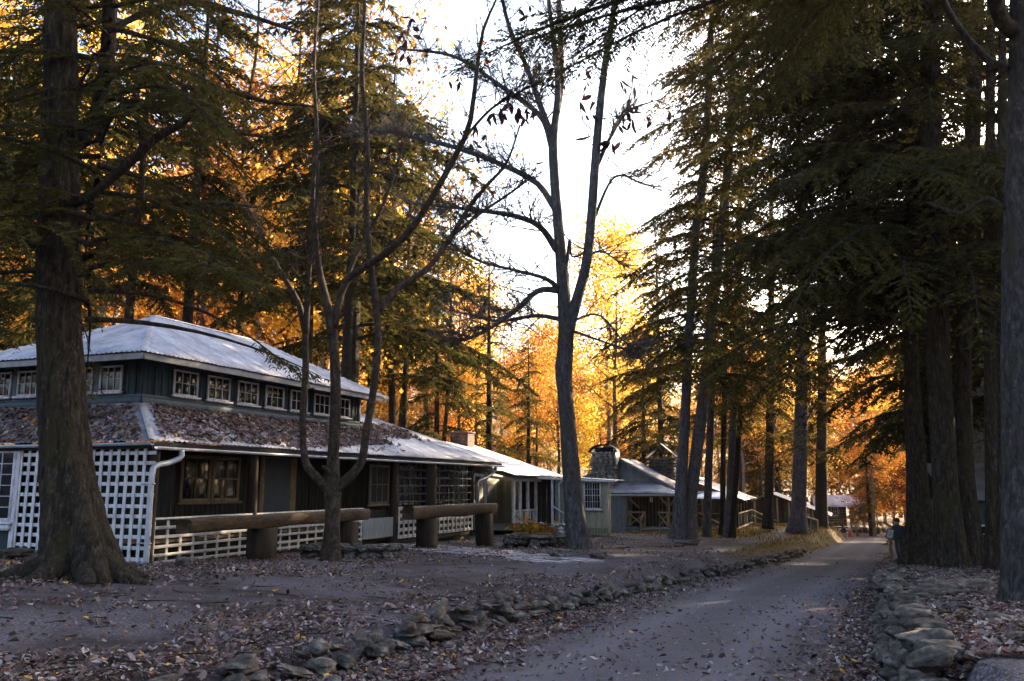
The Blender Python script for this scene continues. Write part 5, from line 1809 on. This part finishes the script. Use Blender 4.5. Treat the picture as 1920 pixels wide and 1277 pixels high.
for (px0, y, rows, mat, label) in (
        (1862, 24, [(1864, 1068, 17), (1862, 1040, 14), (1860, 900, 12), (1857, 700, 11), (1855, 500, 10), (1856, 300, 9), (1858, 0, 7), (1860, -300, 3)], 'bark_dark', 'thin straight dark trunk between the hemlock clump and the right edge trunk'),
        (1888, 22.5, [(1890, 1078, 24), (1888, 1040, 18), (1885, 950, 14), (1884, 800, 12), (1882, 600, 11), (1880, 300, 9), (1878, -200, 4)], 'bark_dark', 'dark trunk with a wide foot tucked against the right edge trunk'),
        (1836, 37, [(1840, 1050, 30), (1838, 1000, 24), (1834, 900, 22), (1830, 780, 20), (1826, 650, 18), (1822, 400, 14), (1818, 100, 8)], 'bark_pale', 'pale lichened trunk standing behind the hemlock clump before the green house')):
    t = thing('tall_tree', G(px0, y), label, 'tree')
    mb, path = trunk_mesh(px_ctrl(rows, y), 40, 16, .5, .05)
    mb.build('trunk', M[mat], t, True)
    for k in range(14):
        bb = MB()
        i = int(RNG.integers(14, 36))
        o = path[i, :3]
        d = RNG.normal(0, 1, 3)
        d[2] = -.1
        d = d / np.linalg.norm(d) * RNG.uniform(.8, 2.2)
        q = np.linspace(0, 1, 6)[:, None]
        pts = o + d * q - np.array([0, 0, .25]) * q ** 2
        bb.tube(pts, np.linspace(.03, .006, 6), 4, False)
        twiggery(bb, np.c_[pts, np.full(6, .01)], r_, 4, .5, .006, depth=0)
        bb.build('branch', M[mat], t, True)

# ------------------------------------------------------------------ slim trunks along the lane and behind the cabins
for (px0, y, rows, mat, label, crown) in (
        (1325, 44, [(1325, 1012, 9), (1326, 960, 7.5), (1330, 850, 7), (1336, 700, 6), (1338, 560, 6), (1342, 380, 4)], 'bark_grey', 'slim lichen-spotted trunk just right of the twin trunks', None),
        (1356, 46.5, [(1354, 1003, 7), (1355, 960, 5.5), (1356, 860, 5), (1359, 700, 5), (1362, 500, 4), (1366, 300, 3)], 'bark_dark', 'dark slim trunk left of the brown cabin wall', 'mid'),
        (1368, 45.5, [(1364, 1008, 9), (1367, 960, 7.5), (1372, 860, 7), (1378, 700, 6), (1384, 500, 5), (1390, 250, 3)], 'bark_twin', 'slim grey trunk crossing the corner of the brown cabin, leaning slightly right', None),
        (1376, 45.0, [(1373, 1010, 7), (1376, 960, 5.5), (1383, 860, 5), (1389, 740, 4), (1393, 600, 3)], 'bark_brown', 'thinnest trunk beside the grey one at the brown cabin corner', None),
        (1440, 60, [(1440, 992, 11), (1441, 940, 9), (1443, 850, 8), (1445, 700, 7), (1446, 500, 5), (1446, 250, 2)], 'bark_dark', 'trunk standing before the railed porch of the brown cabin', 'mid'),
        (1497, 58, [(1496, 1000, 20), (1497, 960, 14.5), (1499, 900, 13), (1502, 800, 12), (1504, 600, 9), (1506, 300, 5)], 'bark_twin', 'stout pale grey trunk before the foot of the ramp', 'high'),
        (1540, 76, [(1540, 1000, 14), (1540, 960, 11), (1540, 880, 10), (1541, 750, 8), (1542, 500, 6)], 'bark_brown', 'trunk lit by low sun on its lower part beside the far dark cabin', 'mid')):
    t = thing('tall_tree', G(px0, y), label, 'tree')
    mb, path = trunk_mesh(px_ctrl(rows, y), 36, 14, .15, .05)
    mb.build('trunk', M[mat], t, True)
    if crown:
        o = bpy.data.objects.new('crown', HB[crown][2])
        COL.objects.link(o)
        o.parent = t
        o.location = (.2, 0, 0 if crown != 'mid' else 4.6)
        o.rotation_euler = (0, 0, px0)

BL = []
for k, (H_, z0, rad, nl, nleaf, size, mat, bk, r0) in enumerate((
        (21, 6, 4.2, 20, 6500, .30, 'gold', 'bark_pale', .22), (24, 8, 4.6, 22, 6500, .30, 'gold', 'bark_grey', .25), (18, 3, 3.8, 18, 5500, .28, 'rust', 'bark_brown', .18),
        (22, 5, 4.2, 22, 6000, .30, 'rust', 'bark_grey', .22), (9, 1.0, 2.8, 16, 5000, .24, 'gold', 'bark_brown', .09), (6, .6, 2.4, 14, 4200, .22, 'rust', 'bark_brown', .07), (23, 8, 3.6, 20, 3000, .28, 'gold', 'bark_pale', .22), (23, 7, 3.8, 34, 750, .24, 'rust', 'bark_brown', .2))):
    mb, V, Fc, tn = broadleaf(70 + k, H_, z0, rad, nl, nleaf, size, r0=r0)
    BL.append((data_of(mb, 'trunk_autumn', M[bk]), mesh_from('crown_autumn', V, [Fc], M[mat], False, tn)))


# conifers seen one by one between the clubhouse and the lane
for (px0, y, key, sc, gold, label) in (
        (755, 52, 'high', .85, 0, 'slim pale trunk with a high crown rising behind the end of the clubhouse roof'),
        (815, 49, 'tall', .72, 0, 'straight hemlock with level side branches behind the brick chimney'),
        (915, 55, 'slim', .98, 0, 'slender pointed conifer behind the white cabin roof, left of the forked tree'),
        (992, 60, 'mid', .75, 1, 'short dark hemlock between the slender conifer and the forked tree'),
        (690, 50, 'high', .8, 0, 'dense hemlock behind the far end of the clubhouse upper roof'),
        (565, 44, 'high', .9, 0, 'tall dark hemlock behind the middle of the clubhouse roof'),
        (640, 38, 'high', .8, 0, 'hemlock with bare lower trunk behind the clubhouse, right of the tall dark one'),
        (330, 38, 'high', .85, 0, 'hemlock trunk rising right over the clubhouse roof peak'),
        (215, 40, 'high', .8, 0, 'hemlock behind the left half of the clubhouse roof'),
        (30, 30, 'tall', .85, 0, 'hemlock trunk at the far left edge behind the clubhouse'),
        (-60, 26, 'mid', 1.0, 0, 'hemlock boughs at the far left edge of the view'),
        (648, 41, 'tall', 1.25, 0, 'very tall hemlock behind the clubhouse, seen between the bent stems'),
        (1212, 76, 'mid', 1.0, 1, 'dark hemlock with two trunks over the grey cabin roof'),
        (1245, 73, 'tall', .85, 0, 'dark hemlock behind the grey cabin, left of the twin trunks'),
        (1392, 98, 'tall', 1.0, 1, 'olive hemlock over the brown cabin roof'),
        (1462, 102, 'mid', 1.5, 1, 'broad olive hemlock behind the brown cabin'),
        (1634, 93, 'mid', .8, 1, 'golden-tinged hemlock beside the far dark cabin')):
    p = G(px0, y)
    tr, c0_, c1_ = HB[key]
    if key in ('tall', 'high') and px0 not in (755, 815):
        sc *= 1.3
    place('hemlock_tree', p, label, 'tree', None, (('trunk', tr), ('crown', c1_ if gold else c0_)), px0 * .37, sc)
for px_, y_, k, sc in ((430, 50, 7, 1.55), (520, 56, 7, 1.6), (600, 52, 7, 1.5), (660, 58, 7, 1.6), (720, 54, 7, 1.45), (470, 64, 6, 1.5), (350, 56, 7, 1.6), (560, 66, 6, 1.4), (640, 70, 6, 1.4), (760, 62, 7, 1.4), (690, 68, 7, 1.5), (790, 72, 7, 1.3), (840, 70, 7, 1.2)):
    place('autumn_tree', G(px_, y_), 'tall thin autumn tree, nearly bare, high behind the clubhouse roof', 'tree', 'tall nearly bare trees behind the clubhouse', (('trunk', BL[k][0]), ('crown', BL[k][1])), px_ * .7, sc)
grp = 'hemlocks along the right side of the lane'
for (yy, off, key, sc, gold) in ((33, 6.5, 'tall', .85, 0), (38, 4.0, 'tall', .8, 0), (44, 8.5, 'tall', .85, 0), (50, 5.0, 'tall', .9, 0), (58, 9, 'mid', 1.2, 1), (66, 6.5, 'tall', .9, 1), (34, 12, 'mid', 1.3, 0), (42, 14, 'tall', 1.0, 0), (54, 16, 'mid', 1.3, 0), (70, 14, 'tall', 1, 1), (30, 15, 'mid', 1.2, 0), (24, 11.5, 'tall', .9, 0), (24, 18, 'mid', 1.2, 0), (31, 22, 'tall', .9, 0), (38, 20, 'mid', 1.3, 0), (46, 23, 'tall', 1.0, 0), (60, 22, 'mid', 1.3, 0), (52, 28, 'tall', .9, 0), (70, 24, 'tall', .9, 0), (84, 14, 'mid', 1.2, 1), (80, 8, 'mid', 1.1, 1)):  # the outermost stand out of view, added to keep direct sun off the lawn
    x, y_ = along(yy, off)
    tr, c0_, c1_ = HB[key]
    sc *= 1.35
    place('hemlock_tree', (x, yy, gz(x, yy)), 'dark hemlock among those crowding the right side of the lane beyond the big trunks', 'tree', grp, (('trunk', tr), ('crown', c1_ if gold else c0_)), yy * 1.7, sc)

# ------------------------------------------------------------------ autumn forest behind
def blocked(x, y):
    d = float(sdist(x, y))
    u = (x - C0.x) * DV.x + (y - C0.y) * DV.y
    w = (x - C0.x) * EV.x + (y - C0.y) * EV.y
    return abs(d) < 4.5 or (-2 < u < 22 and -8 < w < 13) or (20 < u < 31 and -7 < w < 11) or (33 < u < 64 and -11 < w < 4) or (62 < u < 78 and -17 < w < -2) or (88 < u < 104 and -20 < w < -7)


rf = np.random.default_rng(5)
GA, GB_, GC = 'golden autumn trees on the slopes behind the cabins', 'rust brown autumn trees behind the cabins', 'low autumn saplings filling the forest edge'
made = 0
for _ in range(6000):
    if made > 235:
        break
    az = rf.uniform(-38, 38)
    di = math.sqrt(rf.uniform(40 ** 2, 165 ** 2))
    x, y = di * math.sin(math.radians(az)), di * math.cos(math.radians(az))
    if blocked(x, y) or y < 34:
        continue
    d = float(sdist(x, y))
    if d > 0 and y < 62:
        continue
    px_ = 960 + F * x / (y * CP)
    if y < 62 and px_ > 700:
        continue
    small = made % 3 == 0
    if small:
        k = int(rf.choice([4, 5, 4]))
    else:
        k = int(rf.choice([0, 1, 3, 0, 1, 6, 2])) if px_ > 600 else int(rf.choice([0, 6, 3, 1, 2, 6]))
    sc = rf.uniform(.8, 1.2) * (1.25 if px_ < 720 and not small else 1)
    if 760 < px_ < 1060:
        sc *= .8
    if 1060 < px_ < 1260 and not small:
        sc *= .95
    lab, grp_ = (('low autumn sapling with orange leaves at the forest edge behind the cabins', GC) if small else (('rust brown leaved autumn tree in the forest behind the cabins', GB_) if k in (2, 3) else ('golden leaved autumn tree in the forest behind the cabins', GA)))
    place('autumn_tree', (x, y, gz(x, y) - .1), lab, 'tree', grp_, (('trunk', BL[k][0]), ('crown', BL[k][1])), rf.uniform(0, 6.28), sc, (rf.normal(0, .03), rf.normal(0, .03)))
    made += 1
for px_, y_, k, sc in ((1700, 118, 0, 1.0), (1660, 128, 1, 1.0), (1625, 140, 2, 1.1), (1735, 112, 3, 1.0), (1680, 108, 4, 1.2), (1712, 101, 5, 1.2), (1645, 116, 4, 1.1), (1600, 128, 0, 1.0), (1770, 100, 1, .9), (1690, 150, 1, 1.2), (1650, 160, 3, 1.2), (1720, 140, 2, 1.2), (1675, 118, 5, 1.3), (1395, 92, 0, .9), (1430, 100, 1, .9), (1465, 96, 3, .9), (1500, 104, 0, 1.0), (1530, 118, 1, 1.0), (1560, 124, 2, 1.1), (1450, 112, 4, 1.3), (1510, 108, 4, 1.3), (1580, 118, 5, 1.4), (1410, 104, 5, 1.4)):
    place('autumn_tree', G(px_, y_), 'autumn tree closing off the far end of the lane', 'tree', 'autumn trees at the far end of the lane', (('trunk', BL[k][0]), ('crown', BL[k][1])), px_ * 1.0, sc)
place('autumn_tree', G(1640, 92), 'bright golden maple spreading over the far bend of the lane', 'tree', None, (('trunk', BL[0][0]), ('crown', BL[0][1])), 1.0, .8)
place('autumn_tree', G(1620, 99), 'rusty shrub at the corner of the far dark cabin', 'shrub', None, (('trunk', BL[5][0]), ('crown', BL[5][1])), 2.0, .7)

# ------------------------------------------------------------------ fallen leaves, grass
def leaf_sheet(name, x, y, z, size, tone, mat, tilt=.35, normals=None):
    n = len(x)
    a = RNG.uniform(0, 2 * PI, n)
    up = nrm(np.array([0, 0, 1.0]) + RNG.normal(0, tilt, (n, 3))) if normals is None else nrm(normals + RNG.normal(0, tilt, (n, 3)))
    t = nrm(np.cross(up, np.c_[np.cos(a), np.sin(a), np.zeros(n)]))
    s = np.cross(t, up)
    L = (size * np.clip(np.exp(RNG.normal(-.22, .5, n)), .3, 2.2))[:, None]
    o = np.c_[x, y, z]
    curl = up * L * RNG.uniform(-.05, .28, (n, 1))
    w1, w2 = RNG.uniform(.16, .34, (n, 1)), RNG.uniform(.18, .36, (n, 1))
    tipc = up * L * RNG.uniform(-.1, .25, (n, 1))
    V = np.stack([o - t * L * .5 + tipc * .6, o - t * L * .12 + s * L * w1 + curl, o + t * L * .22 + s * L * w2 * .8 + curl * 1.1, o + t * L * .5 + tipc, o + t * L * .2 - s * L * w1 * .8 + curl * .7, o - t * L * .15 - s * L * w2 + curl * .9], 1).reshape(-1, 3)
    i = np.arange(n) * 6
    Fc = np.concatenate([np.c_[i, i + 1, i + 2, i + 3], np.c_[i, i + 3, i + 4, i + 5]])
    b = MB()
    b.add(V, Fc, np.repeat(np.clip(tone, 0, 1), 6))
    return b.build(name, M[mat])


def tones(n, mu=.42):
    t = np.clip(RNG.normal(mu, .2, n), 0, .9)
    t[RNG.uniform(0, 1, n) < .012] = RNG.uniform(.96, 1.0)
    return t


n = 330000
yy = np.exp(RNG.uniform(math.log(6.0), math.log(50), n))
xx = yy * RNG.uniform(-.66, .66, n)
d = sdist(xx, yy)
so_ = stone_off(yy)
wo = wall_off(yy)
dens = np.zeros(n)
lawn = d < -so_ - .1
clump = vnoise(xx, yy, .45, 21) + .6 * vnoise(xx, yy, 1.7, 22)
path_ = np.exp(-((d + so_ + 3.2) / 2.0) ** 2)
dens = np.where(lawn, np.clip(.36 + .8 * clump - .5 * path_ + .25 * sstep(-6, -9, d), .03, 1), dens)
dens = np.where((d > -so_) & (d < -1.75), .95 * np.clip(1.15 - .03 * yy, .2, 1), dens)
dens = np.where(np.abs(d) < 1.75, .05 + .10 * sstep(1.0, 1.7, np.abs(d)), dens)
dens = np.where((d > 1.75) & (d < wo), .9, dens)
dens = np.where(d > wo, .35 + .4 * clump, dens)
u = (xx - C0.x) * DV.x + (yy - C0.y) * DV.y
w = (xx - C0.x) * EV.x + (yy - C0.y) * EV.y
inside = (u > -.1) & (u < 21) & (w > -.05)
keep = (RNG.uniform(0, 1, n) < dens) & ~inside & (yy < 46)
xx, yy, d = xx[keep], yy[keep], d[keep]
zz = ground(xx, yy)
zz = zz + np.where(np.abs(d) < 1.9, .045, vnoise(xx, yy, .9, 1) * .05 + vnoise(xx, yy, 3.1, 2) * .025 + .012)
zz += RNG.uniform(0, .03, len(zz)) * (np.abs(d) > 1.75)
tag(leaf_sheet('fallen_leaves', xx, yy, zz, .06, tones(len(xx), .5), 'litter', .4), 'brown and grey fallen leaves strewn over the lawn, verges and lane', 'leaves', kind='stuff')

# sticks among the leaves
tw = MB()
for k in range(260):
    y_ = math.exp(random.uniform(math.log(6.5), math.log(26)))
    x_ = y_ * random.uniform(-.62, .6)
    d_ = float(sdist(x_, y_))
    uu = (x_ - C0.x) * DV.x + (y_ - C0.y) * DV.y
    if abs(d_) < 1.6 or (uu > -.3 and (x_ - C0.x) * EV.x + (y_ - C0.y) * EV.y > -.3):
        continue
    a_ = random.uniform(0, 6.28)
    l_ = random.uniform(.1, .55)
    pts = []
    for s_ in (-1, -.3, .35, 1):
        q_ = (x_ + math.cos(a_) * l_ * s_ * .5 + random.gauss(0, .015), y_ + math.sin(a_) * l_ * s_ * .5 + random.gauss(0, .015))
        pts.append((q_[0], q_[1], gz(*q_) + .05))
    tw.tube(pts, np.linspace(.009, .003, 4), 4, False)
tag(tw.build('fallen_twigs', M['bark_brown']), 'thin sticks scattered among the fallen leaves', 'twigs', kind='stuff')

# leaves lying on the clubhouse skirt roof
n = 22000
ru = RNG.uniform(.0, 17.5, n)
rt = RNG.uniform(0, 1, n) ** .8
lim = np.where(ru < 6, 1.0, np.where(ru < 10, 1 - (ru - 6) * .07, .72 - (ru - 10) * .05))
dn = np.where(rt > 1 - lim, 1, .06) * np.clip(.75 + vnoise(ru * 1.0, rt * 3, 1.2, 31), 0, 1)
dn *= np.where(ru > 12.9, np.exp(-((rt - .8) / .3) ** 2), 1) * (ru > rt * 2.18 + .1)
k_ = RNG.uniform(0, 1, n) < dn
ru, rt = ru[k_], rt[k_]
wv = -.16 + rt * np.where(ru < 12.9, 2.45, 3.4)
zv = .97 + (wv + .18) * (1.06 / 2.5) + .03 + RNG.uniform(0, .05, len(ru))
pos = np.array([np.array(W3(a, b, c)) for a, b, c in zip(ru, wv, zv)])
rn = nrm(AZZ * 2.5 - AE * 1.06)
A1 = pos
n = 7500
fw_ = RNG.uniform(0.1, 9, n)
ft = RNG.uniform(0, 1, n)
k_ = (fw_ > ft * 2.5 + .1) & (RNG.uniform(0, 1, n) < np.clip(.9 + vnoise(fw_, ft * 3, 1.2, 33), 0, 1))
fw_, ft = fw_[k_], ft[k_]
A2 = np.array([np.array(W3(-.17 + a * 2.15, b, .99 + a * 1.06 + RNG.uniform(0, .05))) for a, b in zip(ft, fw_)])
pos = np.concatenate([A1, A2])
nv = np.concatenate([np.tile(rn, (len(A1), 1)), np.tile(nrm(AZZ * 2.15 - AD * 1.06), (len(A2), 1))])
tag(leaf_sheet('roof_leaves', pos[:, 0], pos[:, 1], pos[:, 2], .12, tones(len(pos), .55), 'litter', .4, nv), 'thick layer of brown leaves lying on the clubhouse porch roof', 'leaves', kind='stuff')

# orange bush leaves by the stone steps
xs, ys_, zs = [], [], []
for (px_, y_, r_0) in orange_px:
    p = G(px_, y_)
    q = RNG.normal(0, r_0, (260, 3))
    xs += list(p.x + q[:, 0])
    ys_ += list(p.y + q[:, 1])
    zs += list(p.z + .4 + q[:, 2] * .6)
ob = thing('autumn_bush', G(1000, 37), 'small bush of bright orange leaves beside the white cabin porch steps', 'bush')
m_ = leaf_sheet('foliage', np.array(xs), np.array(ys_), np.array(zs), .2, RNG.uniform(.2, .7, len(xs)), 'rust', 1.0)
m_.parent = ob
m_.location = -ob.location
bb = MB()
for k in range(10):
    p = G(*orange_px[k % 3][:2])
    e = Vector((p.x + RNG.normal(0, .25), p.y + RNG.normal(0, .25), p.z + RNG.uniform(.4, .8)))
    bb.tube([p, (p + e) / 2, e], [.012, .009, .004], 4, False)
bb.build('stem', M['bark_brown'], ob)

# dry grass
n = 60000
yy = np.exp(RNG.uniform(math.log(22), math.log(95), n))
xx = yy * RNG.uniform(-.1, .5, n)
g = grassy(xx, yy)
d = sdist(xx, yy)
kk = (RNG.uniform(0, 1, n) < g * np.clip(.6 + vnoise(xx, yy, .6, 41) * 1.2, 0, 1)) & (np.abs(d) > 1.95)
xx, yy = xx[kk], yy[kk]
zz = ground(xx, yy)
n = len(xx)
hh = RNG.uniform(.06, .2, n) * np.clip(yy / 40, .7, 1.6)
a = RNG.uniform(0, 2 * PI, n)
wv = np.c_[np.cos(a), np.sin(a), np.zeros(n)] * (.012 * np.clip(yy / 22, 1, 3))[:, None]
o = np.c_[xx, yy, zz]
tip = o + np.c_[RNG.normal(0, .06, n), RNG.normal(0, .06, n), hh]
gb = MB()
gb.add(np.stack([o - wv, o + wv, tip], 1).reshape(-1, 3), np.arange(3 * n).reshape(-1, 3), np.repeat(np.clip(RNG.normal(.5, .2, n), 0, 1), 3))
tag(gb.build('grass', M['grass']), 'dry golden grass along the lane bank and before the far cabins', 'grass', kind='stuff')

# ------------------------------------------------------------------ person with backpack, notice board, markers
pp_ = G(1688, 36.5)
yaw = math.radians(-10)


def skinned(name, verts, edges, radii, mat, parent, origin, scale=1.0):
    me = bpy.data.meshes.new(name)
    me.from_pydata([Vector(v) * scale for v in verts], edges, [])
    o = bpy.data.objects.new(name + '_rig', me)
    COL.objects.link(o)
    sk_ = o.modifiers.new('skin', 'SKIN')
    for i, r in enumerate(radii):
        me.skin_vertices[0].data[i].radius = (r[0] * scale, r[1] * scale) if isinstance(r, tuple) else (r * scale, r * scale)
    me.skin_vertices[0].data[0].use_root = True
    s2 = o.modifiers.new('sub', 'SUBSURF')
    s2.levels = s2.render_levels = 1
    dg = bpy.context.evaluated_depsgraph_get()
    m2 = bpy.data.meshes.new_from_object(o.evaluated_get(dg))
    bpy.data.objects.remove(o)
    m2.materials.clear()
    m2.materials.append(mat)
    for p in m2.polygons:
        p.use_smooth = True
    return link(name, m2, parent, origin)


person = thing('person', (pp_.x, pp_.y, pp_.z), 'person in a dark jacket with a backpack and cap seen from behind beside the trunks', 'person')
hv = [(0, 0, .95), (0, .02, 1.15), (0, .03, 1.38), (0, .04, 1.50), (0, .05, 1.64), (.19, .03, 1.40), (.25, .02, 1.12), (.22, .16, .92), (-.19, .03, 1.40), (-.25, .02, 1.12), (-.20, .18, .95), (.10, 0, .88), (.11, .05, .48), (.11, -.02, .08), (.11, .12, .04), (-.10, 0, .88), (-.11, -.05, .48), (-.11, -.14, .08), (-.11, 0, .04)]
he = [(0, 1), (1, 2), (2, 3), (3, 4), (2, 5), (5, 6), (6, 7), (2, 8), (8, 9), (9, 10), (0, 11), (11, 12), (12, 13), (13, 14), (0, 15), (15, 16), (16, 17), (17, 18)]
hr = [(.17, .13), (.17, .13), (.19, .14), .065, .105, .085, .06, .045, .085, .06, .045, .10, .075, .055, .05, .10, .075, .055, .05]
skinned('body', hv, he, hr, M['cloth'], person, person.location)
hb2 = MB()
hb2.tube([(pp_.x, pp_.y + .05, pp_.z + 1.62), (pp_.x, pp_.y + .05, pp_.z + 1.70), (pp_.x, pp_.y + .05, pp_.z + 1.77), (pp_.x, pp_.y + .05, pp_.z + 1.79)], [.118, .122, .09, .02], 12)
hb2.build('cap', M['pack'], person, True)
hb3 = MB()
hb3.tube([(pp_.x, pp_.y + .04, pp_.z + 1.50), (pp_.x, pp_.y + .045, pp_.z + 1.56), (pp_.x, pp_.y + .05, pp_.z + 1.62)], [.062, .10, .112], 12)
hb3.build('head', M['skin'], person, True)
hb4 = MB()
for k, (zz_, w_, dp) in enumerate(((.98, .30, .20), (1.1, .36, .26), (1.28, .36, .24), (1.42, .30, .18))):
    pass
ring = [(.98, .13, .08), (1.02, .16, .12), (1.2, .17, .14), (1.36, .165, .12), (1.44, .12, .07)]
hb4.tube([(pp_.x, pp_.y - .2, pp_.z + a) for a, _, _ in ring], [b_ for _, b_, _ in ring], 10)
hb4.build('backpack', M['pack'], person, True)

sg = G(1672, 36.0)
sign = thing('notice_board', sg, 'slanted white notice board on a post beside the person with a backpack', 'sign')
bar(sign, 'post', 'tan_wood', sg - ZV * .2, sg + ZV * .95, .09)
q = Matrix.Rotation(math.radians(-60), 4, 'X').to_euler()
link('board', unit_mesh('box', M['pack']), sign, sg + ZV * 1.12, q, (.30, .44, .04))
link('sign_face', unit_mesh('box', M['sign_face']), sign, sg + ZV * 1.13 - Vector((0, .03, 0)), q, (.25, .38, .02))

mk = G(1608, 92)
mt = thing('marker_post', mk, 'short post with a white top at the bend of the lane before the far cabin', 'post')
bar(mt, 'post', 'tan_wood', mk - ZV * .2, mk + ZV * .8, .22)
bar(mt, 'post_top', 'white', mk + ZV * .8, mk + ZV * 1.5, .32)
mk = G(1594, 91)
mt = thing('hydrant', mk, 'small red and white hydrant before the round rocks at the bend', 'hydrant')
bar(mt, 'barrel', 'red', mk - ZV * .1, mk + ZV * .7, .36, kind='cyl')
bar(mt, 'bonnet', 'white', mk + ZV * .7, mk + ZV * 1.05, .28, kind='cyl')
bar(mt, 'nozzle', 'white', mk + ZV * .45 - Vector((.3, 0, 0)), mk + ZV * .45 + Vector((.3, 0, 0)), .16, kind='cyl')

# ------------------------------------------------------------------ thin sunlit haze between the trees
hz = MB()
hz.box((0, 130, 28), np.eye(3), (900, 560, 96))
ho = hz.build('haze', bpy.data.materials.new('haze'))
hm = ho.data.materials[0]
hm.use_nodes = True
hn = hm.node_tree
hn.nodes.remove(hn.nodes['Principled BSDF'])
pv_ = hn.nodes.new('ShaderNodeVolumePrincipled')
pv_.inputs['Color'].default_value = (0.95, 0.93, 0.92, 1)
pv_.inputs['Density'].default_value = 0.00015
pv_.inputs['Anisotropy'].default_value = 0.55
hn.links.new(pv_.outputs[0], hn.nodes['Material Output'].inputs['Volume'])
tag(ho, kind='stuff')
